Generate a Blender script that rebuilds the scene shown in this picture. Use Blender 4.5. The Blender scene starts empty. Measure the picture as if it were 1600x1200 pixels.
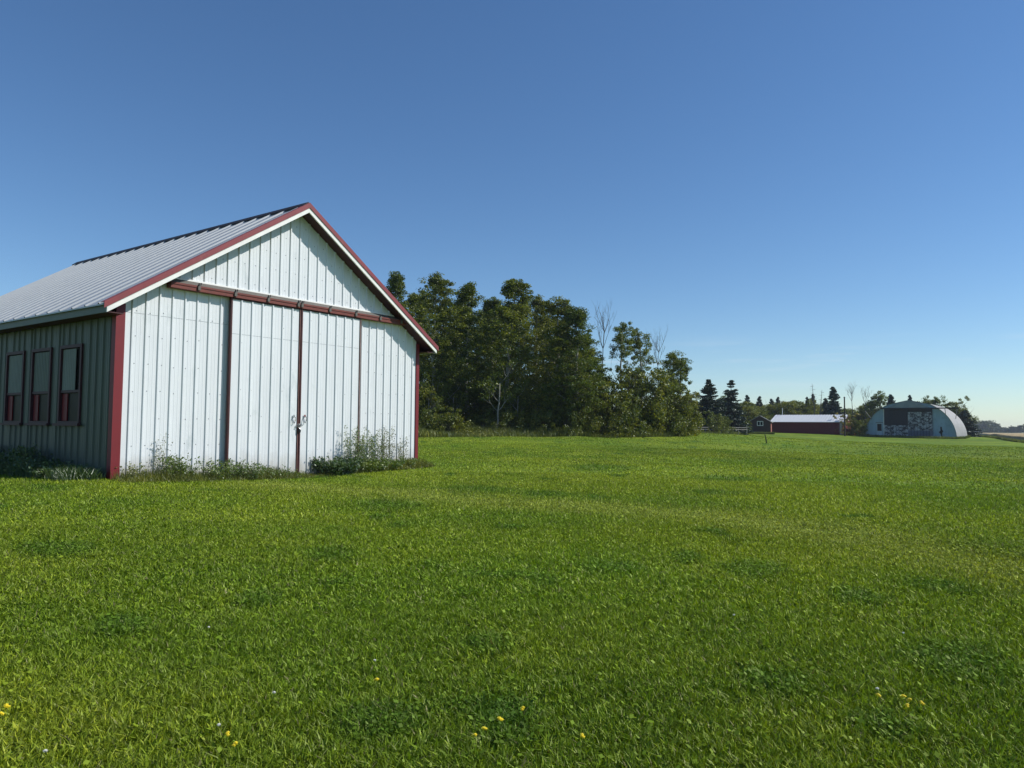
import bpy, math, random
import numpy as np
from mathutils import Matrix, Vector
R = math.radians
S = bpy.context.scene
COL = S.collection

# ------------------------------------------------------------------ camera
F_PX, PITCH, ROLL, CAMZ = 1171.8, R(3.2766), R(0.4529), 1.5
cp, sp, cr, sr = math.cos(PITCH), math.sin(PITCH), math.cos(ROLL), math.sin(ROLL)
r0, u0, f0 = Vector((1, 0, 0)), Vector((0, -sp, cp)), Vector((0, cp, sp))
rr, uu = r0*cr + u0*sr, -r0*sr + u0*cr
cam = bpy.data.cameras.new('camera')
cam.sensor_width = 36; cam.lens = F_PX/1600*36; cam.clip_start = 0.1; cam.clip_end = 6000
co = bpy.data.objects.new('camera', cam); COL.objects.link(co)
co.matrix_world = Matrix(((rr.x, uu.x, -f0.x, 0), (rr.y, uu.y, -f0.y, 0), (rr.z, uu.z, -f0.z, CAMZ), (0, 0, 0, 1)))
S.camera = co

# ------------------------------------------------------------------ sky, sun, exposure
SUN_EL, SUN_AZ = R(43.0), R(-0.5)            # azimuth as math angle from +X
w = bpy.data.worlds.new('World'); S.world = w; w.use_nodes = True
nt = w.node_tree; bg = nt.nodes['Background']
sky = nt.nodes.new('ShaderNodeTexSky'); sky.sky_type = 'NISHITA'; sky.sun_disc = False
sky.sun_elevation = SUN_EL; sky.sun_rotation = R(90) - SUN_AZ
sky.altitude = 500; sky.air_density = 1.0; sky.dust_density = 0.05; sky.ozone_density = 2.5
hsv = nt.nodes.new('ShaderNodeHueSaturation'); hsv.inputs['Saturation'].default_value = 1.12; nt.links.new(sky.outputs[0], hsv.inputs['Color'])
tnt = nt.nodes.new('ShaderNodeMix'); tnt.data_type = 'RGBA'; tnt.blend_type = 'MULTIPLY'; tnt.inputs[0].default_value = 1; tnt.inputs[7].default_value = (.82, .915, 1.0, 1)
nt.links.new(hsv.outputs[0], tnt.inputs[6])
# two or three faint cloud wisps low in the sky
tc = nt.nodes.new('ShaderNodeTexCoord'); mp = nt.nodes.new('ShaderNodeMapping'); mp.inputs['Scale'].default_value = (5, 5, 60); nz = nt.nodes.new('ShaderNodeTexNoise'); nz.inputs['Scale'].default_value = 1.3; nz.inputs['Detail'].default_value = 5
rp = nt.nodes.new('ShaderNodeValToRGB'); rp.color_ramp.elements[0].position = .52; rp.color_ramp.elements[1].position = .72; rp.color_ramp.elements[1].color = (.35, .35, .35, 1)
sx = nt.nodes.new('ShaderNodeSeparateXYZ'); r2 = nt.nodes.new('ShaderNodeValToRGB'); r2.color_ramp.elements[0].position = .04; r2.color_ramp.elements[1].position = .08
e_ = r2.color_ramp.elements.new(.12); e_.color = (0, 0, 0, 1)
nt.links.new(tc.outputs['Generated'], mp.inputs[0]); nt.links.new(mp.outputs[0], nz.inputs['Vector']); nt.links.new(nz.outputs['Fac'], rp.inputs[0]); nt.links.new(tc.outputs['Generated'], sx.inputs[0]); nt.links.new(sx.outputs['Z'], r2.inputs[0])
ml = nt.nodes.new('ShaderNodeMath'); ml.operation = 'MULTIPLY'; nt.links.new(rp.outputs[0], ml.inputs[0]); nt.links.new(r2.outputs[0], ml.inputs[1])
mc = nt.nodes.new('ShaderNodeMix'); mc.data_type = 'RGBA'; nt.links.new(ml.outputs[0], mc.inputs[0]); nt.links.new(tnt.outputs[2], mc.inputs[6]); mc.inputs[7].default_value = (6.5, 7.0, 7.6, 1)
nt.links.new(mc.outputs[2], bg.inputs[0]); bg.inputs[1].default_value = 0.105
sl = bpy.data.lights.new('sun', 'SUN'); sl.energy = 4.2; sl.angle = R(0.53); sl.color = (1.0, 0.965, 0.91)
so = bpy.data.objects.new('sun', sl); COL.objects.link(so)
SD = Vector((math.cos(SUN_EL)*math.cos(SUN_AZ), math.cos(SUN_EL)*math.sin(SUN_AZ), math.sin(SUN_EL)))
so.rotation_euler = SD.to_track_quat('Z', 'Y').to_euler(); so.location = SD*60
S.view_settings.view_transform = 'Standard'; S.view_settings.look = 'None'
S.view_settings.gamma = 1; S.view_settings.exposure = 0.2; S.view_settings.use_curve_mapping = False

# ------------------------------------------------------------------ helpers
def ray(px, py):
    u, v = px-800, py-600
    a, b = u*cr + v*sr, -u*sr + v*cr
    d = r0*a - u0*b + f0*F_PX
    return d/d.y                              # per metre of depth Y
def at(px, py, Y):
    d = ray(px, py); return (d.x*Y, Y, CAMZ + d.z*Y)

# terrain heights (thin-plate spline through measured spots)
ctl = [(0, 0, 0), (3, 4, 0), (-3, 5, 0), (0, 9, 0.0), (8, 8, 0), (-9, 3, 0), (14, 2, 0), (0, -8, 0), (-12, 9, .12),
       (-8.66, 16.3, .27), (-6.1, 19.8, .11), (-5.2, 20.7, .11), (-3.1, 24.1, .26), (-19, 24, .3), (-13, 32, .3), (-22, 14, .2),
       (4, 18, .08), (15, 22, .05), (28, 24, .0), (14, 45, .25), (40, 50, .1), (70, 60, .1), (-45, 20, .3), (-30, 50, .7)]
for px, py, Y in [(660, 683, 50), (660, 676, 60), (850, 679, 58), (960, 678.5, 62), (1071, 675, 72), (1165, 675.7, 128),
                  (1320, 679, 125), (1352, 682.3, 120), (1495, 686, 112), (1600, 691.5, 92), (1240, 688, 80)]:
    ctl.append(at(px, py, Y))
for a in range(0, 360, 20): ctl.append((240*math.cos(R(a)), 240*math.sin(R(a)) + 60, 0.0))
ctl += [(20, 175, .4), (60, 170, .3), (110, 140, .1), (160, 90, 0), (-60, 120, .6), (-10, 110, .9)]
CT = np.array(ctl)
def U(r2): return np.where(r2 > 0, r2*np.log(np.maximum(r2, 1e-9))*.5, 0)
_n = len(CT); _K = U(((CT[:, None, :2]-CT[None, :, :2])**2).sum(-1)) + np.eye(_n)*3.0
_P = np.c_[np.ones(_n), CT[:, :2]]
_A = np.block([[_K, _P], [_P.T, np.zeros((3, 3))]])
_w = np.linalg.solve(_A, np.r_[CT[:, 2], 0, 0, 0])
def vnoise(x, y, s, seed=0):
    """smooth value noise, -1..1"""
    X, Y = np.asarray(x)/s, np.asarray(y)/s
    xi, yi = np.floor(X).astype(np.int64), np.floor(Y).astype(np.int64)
    fx, fy = X-xi, Y-yi; fx = fx*fx*(3-2*fx); fy = fy*fy*(3-2*fy)
    def h(a, b):
        n = (a*374761393 + b*668265263 + seed*974711) & 0xffffffff
        n = ((n ^ (n >> 13))*1274126177) & 0xffffffff
        return ((n ^ (n >> 16)) & 0xffff)/32767.5 - 1
    return (h(xi, yi)*(1-fx)+h(xi+1, yi)*fx)*(1-fy) + (h(xi, yi+1)*(1-fx)+h(xi+1, yi+1)*fx)*fy
def gz(x, y):
    x = np.atleast_1d(np.asarray(x, float)); y = np.atleast_1d(np.asarray(y, float)); out = np.zeros(x.shape)
    flat = np.c_[x.ravel(), y.ravel()]; o = np.zeros(len(flat))
    for i in range(0, len(flat), 20000):
        f = flat[i:i+20000]
        o[i:i+20000] = U(((f[:, None]-CT[None, :, :2])**2).sum(-1))@_w[:_n] + _w[_n] + f@_w[_n+1:]
    rad = np.hypot(flat[:, 0], flat[:, 1]-60)
    k = np.clip((rad-150)/80, 0, 1); o = o*(1-k)
    fade = np.clip(1-rad/130, 0, 1)
    o += fade*(0.05*vnoise(flat[:, 0], flat[:, 1], 2.3, 3) + 0.03*vnoise(flat[:, 0], flat[:, 1], 5.1, 5) + .012*vnoise(flat[:, 0], flat[:, 1], .8, 9))
    return o.reshape(x.shape)
def g1(x, y): return float(gz(x, y)[0])
def hit(px, py):
    """ground point under a pixel"""
    d = ray(px, py); Y = 5.0
    for _ in range(60):
        z = g1(d.x*Y, Y); Yn = (z-CAMZ)/d.z if d.z < -1e-4 else 400
        Y = Y*.5 + min(max(Yn, 1), 400)*.5
    return d.x*Y, Y, g1(d.x*Y, Y)

def tag(o, label=None, cat=None, group=None, kind=None):
    if label: o['label'] = label
    if cat: o['category'] = cat
    if group: o['group'] = group
    if kind: o['kind'] = kind
    return o
def empty(name, loc=(0, 0, 0), rz=0.0):
    o = bpy.data.objects.new(name, None); COL.objects.link(o)
    o.empty_display_size = .3; o.location = loc; o.rotation_euler = (0, 0, rz); return o
class MB:
    def __init__(s): s.v, s.f, s.m = [], [], []
    def quad(s, a, b, c, d, m=0):
        n = len(s.v); s.v += [a, b, c, d]; s.f.append((n, n+1, n+2, n+3)); s.m.append(m)
    def poly(s, pts, m=0):
        n = len(s.v); s.v += list(pts); s.f.append(tuple(range(n, n+len(pts)))); s.m.append(m)
    def box(s, x0, x1, y0, y1, z0, z1, m=0):
        n = len(s.v)
        s.v += [(x0, y0, z0), (x1, y0, z0), (x1, y1, z0), (x0, y1, z0), (x0, y0, z1), (x1, y0, z1), (x1, y1, z1), (x0, y1, z1)]
        for f in ((0, 3, 2, 1), (4, 5, 6, 7), (0, 1, 5, 4), (1, 2, 6, 5), (2, 3, 7, 6), (3, 0, 4, 7)):
            s.f.append(tuple(n+i for i in f)); s.m.append(m)
    def prism(s, prof, y0, y1, m=0):
        """profile [(x,z)..] extruded along y"""
        n = len(s.v); k = len(prof)
        s.v += [(x, y0, z) for x, z in prof] + [(x, y1, z) for x, z in prof]
        for i in range(k):
            j = (i+1) % k; s.f.append((n+i, n+j, n+k+j, n+k+i)); s.m.append(m)
        s.f.append(tuple(n+i for i in range(k))); s.m.append(m)
        s.f.append(tuple(n+k+i for i in reversed(range(k)))); s.m.append(m)
    def tube(s, pts, rads, sides=6, m=0, cap=True):
        P = [Vector(p) for p in pts]; n0 = len(s.v)
        for i, p in enumerate(P):
            t = (P[min(i+1, len(P)-1)]-P[max(i-1, 0)])
            if t.length < 1e-9: t = Vector((0, 0, 1))
            t.normalize(); a = t.orthogonal().normalized() if abs(t.z) < .95 else (Vector((1, 0, 0)) - t*t.x).normalized()
            b = t.cross(a); r = rads[i] if hasattr(rads, '__len__') else rads
            for k in range(sides):
                q = 2*math.pi*k/sides; s.v.append(tuple(p + a*(r*math.cos(q)) + b*(r*math.sin(q))))
        for i in range(len(P)-1):
            for k in range(sides):
                a0, a1 = n0+i*sides+k, n0+i*sides+(k+1) % sides
                s.f.append((a0, a1, a1+sides, a0+sides)); s.m.append(m)
        if cap:
            s.f.append(tuple(n0+k for k in reversed(range(sides)))); s.m.append(m)
            s.f.append(tuple(n0+(len(P)-1)*sides+k for k in range(sides))); s.m.append(m)
    def data(s, name, mats, smooth=False):
        me = bpy.data.meshes.new(name); me.from_pydata(s.v, [], s.f)
        for q in (mats if isinstance(mats, (list, tuple)) else [mats]): me.materials.append(q)
        me.polygons.foreach_set('material_index', s.m)
        if smooth: me.polygons.foreach_set('use_smooth', [True]*len(s.f))
        me.update(); return me
    def build(s, name, mats, parent=None, smooth=False):
        return link(s.data(name, mats, smooth), name, parent)
def link(me, name, parent=None):
    o = bpy.data.objects.new(name, me); COL.objects.link(o); o.parent = parent; return o
def npmesh(name, V, Fq=None, Ft=None, mat=None, col=None, parent=None):
    """numpy verts, quads and tris, per-vertex colours"""
    me = bpy.data.meshes.new(name); V = np.asarray(V, np.float32)
    nq = 0 if Fq is None else len(Fq); ntr = 0 if Ft is None else len(Ft)
    me.vertices.add(len(V)); me.vertices.foreach_set('co', V.ravel())
    idx = []
    if nq: idx.append(np.asarray(Fq, np.int32).ravel())
    if ntr: idx.append(np.asarray(Ft, np.int32).ravel())
    idx = np.concatenate(idx); me.loops.add(len(idx)); me.loops.foreach_set('vertex_index', idx)
    me.polygons.add(nq+ntr)
    st = np.concatenate([np.arange(nq)*4, nq*4+np.arange(ntr)*3]).astype(np.int32)
    me.polygons.foreach_set('loop_start', st)
    me.update(calc_edges=True)
    if col is not None:
        a = me.color_attributes.new('tint', 'FLOAT_COLOR', 'POINT')
        c = np.ones((len(V), 4), np.float32); c[:, :3] = col; a.data.foreach_set('color', c.ravel())
    if mat: me.materials.append(mat)
    return link(me, name, parent)
def copy_tree(o, parent=None):
    c = o.copy(); COL.objects.link(c); c.parent = parent
    for ch in list(o.children): copy_tree(ch, c)
    return c

# ------------------------------------------------------------------ materials
class NT:
    def __init__(s, name):
        s.m = bpy.data.materials.new(name); s.m.use_nodes = True; s.t = s.m.node_tree
        s.b = s.t.nodes['Principled BSDF']; s.out = s.t.nodes['Material Output']
    def n(s, t, **k):
        x = s.t.nodes.new(t)
        for a, b in k.items(): setattr(x, a, b)
        return x
    def l(s, a, b): s.t.links.new(a, b)
    def noise(s, scale, detail=3, rough=.5, vec=None, stretch=None):
        x = s.n('ShaderNodeTexNoise'); x.inputs['Scale'].default_value = scale; x.inputs['Detail'].default_value = detail
        x.inputs['Roughness'].default_value = rough
        if vec is None: vec = s.n('ShaderNodeTexCoord').outputs['Object']
        if stretch:
            mp = s.n('ShaderNodeMapping'); mp.inputs['Scale'].default_value = stretch; s.l(vec, mp.inputs[0]); vec = mp.outputs[0]
        s.l(vec, x.inputs['Vector']); return x.outputs['Fac']
    def ramp(s, fac, stops):
        x = s.n('ShaderNodeValToRGB'); e = x.color_ramp.elements
        while len(e) < len(stops): e.new(.5)
        for i, (p, c) in enumerate(stops): e[i].position = p; e[i].color = (*c, 1)
        s.l(fac, x.inputs[0]); return x.outputs[0]
    def mul(s, a, b, fac=1.0, mode='MULTIPLY'):
        x = s.n('ShaderNodeMix', data_type='RGBA', blend_type=mode); x.inputs[0].default_value = fac
        for q, i in ((a, 6), (b, 7)):
            if isinstance(q, tuple): x.inputs[i].default_value = (*q, 1)
            else: s.l(q, x.inputs[i])
        return x.outputs[2]
    def bump(s, h, strength=.3, dist=.01):
        x = s.n('ShaderNodeBump'); x.inputs['Strength'].default_value = strength; x.inputs['Distance'].default_value = dist
        s.l(h, x.inputs['Height']); s.l(x.outputs[0], s.b.inputs['Normal'])
def paint(name, c, rough=.45, metal=0.0, var=.15, scale=3, stretch=None, dirt=None, bump=0, spec=.5):
    k = NT(name); f = k.noise(scale, 5, .6, stretch=stretch)
    lo = tuple(x*(1-var) for x in c); hi = tuple(min(1, x*(1+var*.6)) for x in c)
    colr = k.ramp(f, [(.3, lo), (.7, hi)])
    if dirt:
        f2 = k.noise(dirt[1], 6, .65, stretch=dirt[2] if len(dirt) > 2 else None)
        mk = k.ramp(f2, [(dirt[3] if len(dirt) > 3 else .55, (0, 0, 0)), (.75, (1, 1, 1))])
        x = k.n('ShaderNodeMix', data_type='RGBA'); k.l(mk, x.inputs[0]); k.l(colr, x.inputs[6]); x.inputs[7].default_value = (*dirt[0], 1)
        colr = x.outputs[2]
    k.l(colr, k.b.inputs['Base Color']); k.b.inputs['Roughness'].default_value = rough; k.b.inputs['Metallic'].default_value = metal
    k.b.inputs['Specular IOR Level'].default_value = spec
    if bump: k.bump(k.noise(scale*4, 4), bump, .01)
    return k.m
def leafmat(name, c, trans=.35, var=.35, gloss=.12, attr=False, hue=(1.25, 1.0, .7), rough=.45):
    """foliage: per-leaf random tint, patches, light passing through"""
    k = NT(name); t = k.t; t.nodes.remove(k.b)
    if attr:
        a = k.n('ShaderNodeAttribute'); a.attribute_name = 'tint'; base = a.outputs['Color']
    else:
        g = k.n('ShaderNodeNewGeometry'); rnd = g.outputs['Random Per Island']
        base = k.ramp(rnd, [(0, tuple(x*(1-var) for x in c)), (.6, c), (1, tuple(x*(1+var*1.3)*h for x, h in zip(c, hue)))])
        oi = k.n('ShaderNodeObjectInfo')
        f = k.ramp(oi.outputs['Random'], [(0, (.8, .86, .8)), (1, (1.2, 1.1, .95))]); base = k.mul(base, f)
        f = k.ramp(k.noise(.55, 2), [(.35, (.8, .84, .85)), (.65, (1.25, 1.15, .95))]); base = k.mul(base, f)
    d = k.n('ShaderNodeBsdfDiffuse'); tr = k.n('ShaderNodeBsdfTranslucent'); gl = k.n('ShaderNodeBsdfGlossy'); gl.inputs['Roughness'].default_value = rough
    k.l(base, d.inputs[0]); k.l(k.mul(base, (1.25, 1.25, .4)), tr.inputs[0]); gl.inputs[0].default_value = (.80, .85, .5, 1) if attr else (.8, .85, .8, 1)
    m1 = k.n('ShaderNodeMixShader'); m1.inputs[0].default_value = trans; k.l(d.outputs[0], m1.inputs[1]); k.l(tr.outputs[0], m1.inputs[2])
    m2 = k.n('ShaderNodeMixShader'); m2.inputs[0].default_value = gloss*.35; k.l(m1.outputs[0], m2.inputs[1]); k.l(gl.outputs[0], m2.inputs[2])
    k.l(m2.outputs[0], k.out.inputs[0]); return k.m

M = {}
def weather(m):
    t = m.node_tree; b = t.nodes['Principled BSDF']; src = b.inputs['Base Color'].links[0].from_socket
    tc_ = t.nodes.new('ShaderNodeTexCoord'); sx_ = t.nodes.new('ShaderNodeSeparateXYZ'); t.links.new(tc_.outputs['Object'], sx_.inputs[0])
    def noise(sc, st):
        mp_ = t.nodes.new('ShaderNodeMapping'); mp_.inputs['Scale'].default_value = st; n_ = t.nodes.new('ShaderNodeTexNoise'); n_.inputs['Scale'].default_value = sc; n_.inputs['Detail'].default_value = 6; n_.inputs['Roughness'].default_value = .65
        t.links.new(tc_.outputs['Object'], mp_.inputs[0]); t.links.new(mp_.outputs[0], n_.inputs['Vector']); return n_.outputs['Fac']
    def math_(op, a, b_):
        q = t.nodes.new('ShaderNodeMath'); q.operation = op; q.use_clamp = op == 'MULTIPLY'
        for i, x in enumerate((a, b_)):
            if isinstance(x, (int, float)): q.inputs[i].default_value = x
            else: t.links.new(x, q.inputs[i])
        return q.outputs[0]
    hgt = math_('SUBTRACT', math_('MULTIPLY_ADD' if 0 else 'ADD', noise(2.5, (1.5, 1.5, .6)), .05), sx_.outputs['Z'])   # splash where low
    mask = math_('MULTIPLY', hgt, 1.1)
    rust = math_('MULTIPLY', math_('SUBTRACT', noise(3.0, (7, 7, .5)), .66), 3.2)
    for mk, c_ in ((mask, (.30, .27, .20)), (rust, (.34, .25, .19))):
        mx_ = t.nodes.new('ShaderNodeMix'); mx_.data_type = 'RGBA'; t.links.new(mk, mx_.inputs[0]); t.links.new(src, mx_.inputs[6]); mx_.inputs[7].default_value = (*c_, 1); src = mx_.outputs[2]
    t.links.new(src, b.inputs['Base Color'])
    bp = t.nodes.new('ShaderNodeBump'); bp.inputs['Strength'].default_value = .25; bp.inputs['Distance'].default_value = .03; t.links.new(noise(1.6, (1, 1, .7)), bp.inputs['Height']); t.links.new(bp.outputs[0], b.inputs['Normal'])
M['siding'] = paint('siding_paint', (.69, .71, .715), .36, .0, .05, 1.0, (2.5, 2.5, .5), ((.50, .545, .545), .9, (2, 2, .8), .6))
weather(M['siding'])
M['siding_seam'] = paint('siding_seam_painted_shadow', (.28, .31, .32), .5)  # dark strip colour: shadow of the sheet lap painted along the seam
M['screw'] = paint('screw_washer', (.09, .10, .11), .5, .3)
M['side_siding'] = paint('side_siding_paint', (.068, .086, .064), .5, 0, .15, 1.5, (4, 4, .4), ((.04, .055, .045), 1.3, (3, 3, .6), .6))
M['white_trim'] = paint('white_trim', (.80, .79, .74), .5, 0, .08, 4)
M['grey_fascia'] = paint('shade_grey_fascia', (.105, .125, .10), .55, 0, .12, 3)  # shade on the left eave board put into its grey-green
M['red_trim'] = paint('red_trim', (.22, .035, .038), .5, 0, .15, 3, None, ((.28, .08, .07), 2, None, .6))
M['red_post'] = paint('red_corner_trim', (.165, .006, .010), .55, 0, .12, 2)
M['rail_red'] = paint('rusty_red_rail', (.16, .032, .02), .65, 0, .3, 5, (1, 5, 5), ((.09, .03, .02), 7, None, .55))
M['rail_cover'] = paint('rail_cover_metal', (.115, .105, .09), .7, .0, .2, 3, (1, 4, 4))
M['dark_red'] = paint('dark_red_wood', (.06, .012, .012), .6, 0, .3, 4)
M['frame_red'] = paint('window_frame_red', (.05, .008, .012), .6, 0, .25, 6)
M['brown_edge'] = paint('weathered_red_edge', (.14, .06, .05), .7, 0, .35, 6)
M['grey_edge'] = paint('faded_edge', (.24, .16, .145), .7, 0, .3, 6)
M['cover'] = paint('window_cover_sheet', (.17, .19, .165), .6, 0, .15, 2)
M['ridge'] = paint('ridge_cap_dark', (.018, .010, .012), .6, .1, .2, 2)
M['roof'] = paint('roof_metal', (.35, .37, .38), .36, .0, .05, 1.4, (3, .4, 3), ((.5, .5, .48), 2.2, (6, .6, 6), .6))
M['black'] = paint('black_iron', (.02, .02, .02), .4, .6, .2)
M['steel'] = paint('bright_steel', (.45, .45, .46), .3, .9, .2, 20)
M['interior'] = paint('dark_interior', (.05, .04, .035), .8)
M['concrete'] = paint('concrete', (.3, .29, .27), .9, 0, .2, 8, None, None, .3)
k = NT('window_glass'); k.b.inputs['Base Color'].default_value = (.02, .022, .02, 1); k.b.inputs['Roughness'].default_value = .35; k.b.inputs['Specular IOR Level'].default_value = .04
k.bump(k.noise(2.0, 2), .08, .02); M['glass'] = k.m
M['poplar_leaf'] = leafmat('poplar_leaves', (.105, .150, .026), .38, .5, .10)
M['poplar_leaf_b'] = leafmat('poplar_leaves_olive', (.138, .172, .026), .38, .5, .10)
M['shrub_leaf'] = leafmat('shrub_leaves', (.115, .150, .028), .36, .45, .1)
M['yellow_leaf'] = leafmat('yellow_green_leaves', (.21, .20, .025), .4, .35, .2)
M['spruce_leaf'] = leafmat('spruce_needles', (.026, .048, .036), .1, .4, .2, hue=(1.1, 1.1, 1.1))
M['weed_leaf'] = leafmat('weed_leaves', (.11, .18, .035), .35, .35, .2)
M['weed_dark'] = leafmat('dark_weed_leaves', (.055, .11, .03), .3, .35, .25)
M['weed_stem'] = paint('dry_weed_stem', (.19, .20, .10), .7, 0, .3, 9)
M['tall_grass'] = leafmat('tall_grass_blades', (.13, .17, .045), .3, .4, .15)
M['far_leaf'] = leafmat('distant_foliage', (.055, .080, .036), .2, .35, .1)
M['grass'] = leafmat('lawn_blades', (.1, .2, .02), .28, .3, .12, attr=True, rough=.5)
M['petal'] = paint('yellow_petal', (.9, .74, .04), .5, 0, .1, 40)
M['petal_w'] = paint('white_petal', (.75, .74, .66), .6, 0, .1, 40)
M['bark'] = paint('poplar_bark', (.27, .255, .215), .8, 0, .25, 1.5, None, ((.07, .06, .05), 2.2, (1, 1, 3), .55), .4)
M['bark_dark'] = paint('dark_bark', (.085, .07, .055), .9, 0, .35, 3, None, None, .5)
M['bark_grey'] = paint('bare_grey_wood', (.11, .10, .09), .9, 0, .3, 3, None, None, .3)

# ------------------------------------------------------------------ ground colour (clover patches, painted shade of dips, mown swath)
swp = np.array([hit(px, py)[:2] for px, py in [(430, 758), (620, 770), (800, 786), (950, 793), (1100, 806), (1250, 828), (1400, 852), (1600, 893)]])
swp = np.r_[swp, [swp[-1] + (swp[-1]-swp[-2])*2]]
def swath(x, y):
    d = np.full(np.shape(x), 1e9); side = np.zeros(np.shape(x))
    for a, b in zip(swp[:-1], swp[1:]):
        ab = b-a; t = np.clip(((x-a[0])*ab[0]+(y-a[1])*ab[1])/(ab@ab), 0, 1)
        dx, dy = x-(a[0]+ab[0]*t), y-(a[1]+ab[1]*t); dd = np.hypot(dx, dy); m = dd < d
        d = np.where(m, dd, d); side = np.where(m, ab[0]*dy-ab[1]*dx, side)
    return d, np.sign(side)
SPOTS = []  # dark grass patches and the painted shade of dips in the lawn
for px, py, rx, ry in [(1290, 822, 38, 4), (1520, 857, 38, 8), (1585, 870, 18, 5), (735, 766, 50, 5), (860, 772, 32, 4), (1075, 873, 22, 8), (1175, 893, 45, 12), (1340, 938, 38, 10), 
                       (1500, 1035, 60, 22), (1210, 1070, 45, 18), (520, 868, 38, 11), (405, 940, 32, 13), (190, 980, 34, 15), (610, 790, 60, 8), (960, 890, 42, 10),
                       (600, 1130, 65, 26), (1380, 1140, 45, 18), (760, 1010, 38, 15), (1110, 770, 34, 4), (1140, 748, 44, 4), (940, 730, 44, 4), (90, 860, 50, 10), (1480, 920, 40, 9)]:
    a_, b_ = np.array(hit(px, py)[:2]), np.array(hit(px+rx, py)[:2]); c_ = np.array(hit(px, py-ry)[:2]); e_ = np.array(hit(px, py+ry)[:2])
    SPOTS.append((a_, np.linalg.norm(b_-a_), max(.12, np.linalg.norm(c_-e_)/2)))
def lawn(x, y):
    """patch colour (rgb) and darkness mask of the lawn at x,y"""
    n1 = vnoise(x, y, 3.1, 11) + .6*vnoise(x, y, 1.3, 12) + .35*vnoise(x, y, .55, 13)
    n2 = vnoise(x, y, 1.0, 21) + .8*vnoise(x, y, .42, 22) + .5*vnoise(x, y, 2.7, 24)
    n3 = vnoise(x, y, 9, 31) + .5*vnoise(x, y, 4, 32)
    g = np.array([.142, .224, .013]); yel = np.array([.230, .292, .020]); clo_dip = np.array([.078, .160, .014])
    a = np.clip(.5+.55*n1, 0, 1)[..., None]; c = g*(1-a)+yel*a
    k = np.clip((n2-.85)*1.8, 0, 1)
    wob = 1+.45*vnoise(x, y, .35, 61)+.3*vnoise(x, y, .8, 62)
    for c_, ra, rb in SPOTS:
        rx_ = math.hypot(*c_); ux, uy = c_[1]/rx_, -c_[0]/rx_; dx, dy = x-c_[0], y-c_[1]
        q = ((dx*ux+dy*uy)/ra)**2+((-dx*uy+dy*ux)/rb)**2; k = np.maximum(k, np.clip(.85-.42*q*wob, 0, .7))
    kk = k[..., None]; c = c*(1-kk)+clo_dip*kk
    c = c*(1+.14*n3[..., None])
    d, s = swath(x, y); d = d + .35*vnoise(x, y, 1.4, 41)
    m = (np.clip(1-(d-.4)/1.3, 0, 1)*.8)[..., None]
    c = c*(1-m) + np.array([.27, .315, .045])*m
    return c, k
def build_ground():
    rad = np.concatenate([np.linspace(0.0, 34, 150), 34*np.exp(np.linspace(0.012, math.log(1690/34), 150))])
    th = np.concatenate([np.linspace(-180, 40, 110, endpoint=False), np.linspace(40, 150, 420, endpoint=False), np.linspace(150, 180, 15, endpoint=False)])
    T = np.radians(th); X = rad[:, None]*np.cos(T); Y = rad[:, None]*np.sin(T); Z = gz(X, Y)
    nr, na = X.shape; X = np.clip(X, -1390, 1740); Y = np.clip(Y, -190, 1740); V = np.c_[X.ravel(), Y.ravel(), Z.ravel()]
    i, j = np.meshgrid(np.arange(nr-1), np.arange(na), indexing='ij'); j2 = (j+1) % na
    Fq = np.stack([i*na+j, (i+1)*na+j, (i+1)*na+j2, i*na+j2], -1).reshape(-1, 4)
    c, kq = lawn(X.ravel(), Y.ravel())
    far = np.clip((np.hypot(X, Y).ravel()-150)/100, 0, 1)[:, None]
    c = c*(1-far) + np.array([.13, .14, .06])*far
    k = NT('lawn_ground'); a = k.n('ShaderNodeAttribute'); a.attribute_name = 'tint'
    f = k.ramp(k.noise(9, 4, .7), [(.32, (.42, .50, .45)), (.55, (.9, .95, .9)), (.72, (1.35, 1.25, 1.2))])
    f2 = k.ramp(k.noise(.9, 5, .65, stretch=(1, 1, 1)), [(.3, (.80, .84, .8)), (.7, (1.15, 1.12, 1.1))])
    colr = k.mul(k.mul(a.outputs['Color'], f), f2)
    k.l(colr, k.b.inputs['Base Color']); k.b.inputs['Roughness'].default_value = .85; k.b.inputs['Specular IOR Level'].default_value = .15
    k.bump(k.noise(7, 6, .75), .9, .12)
    o = npmesh('ground', V, Fq, None, k.m, c); o.data.polygons.foreach_set('use_smooth', [True]*len(o.data.polygons))
    tag(o, 'green mown lawn running to the horizon', kind='structure')
build_ground()

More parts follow.
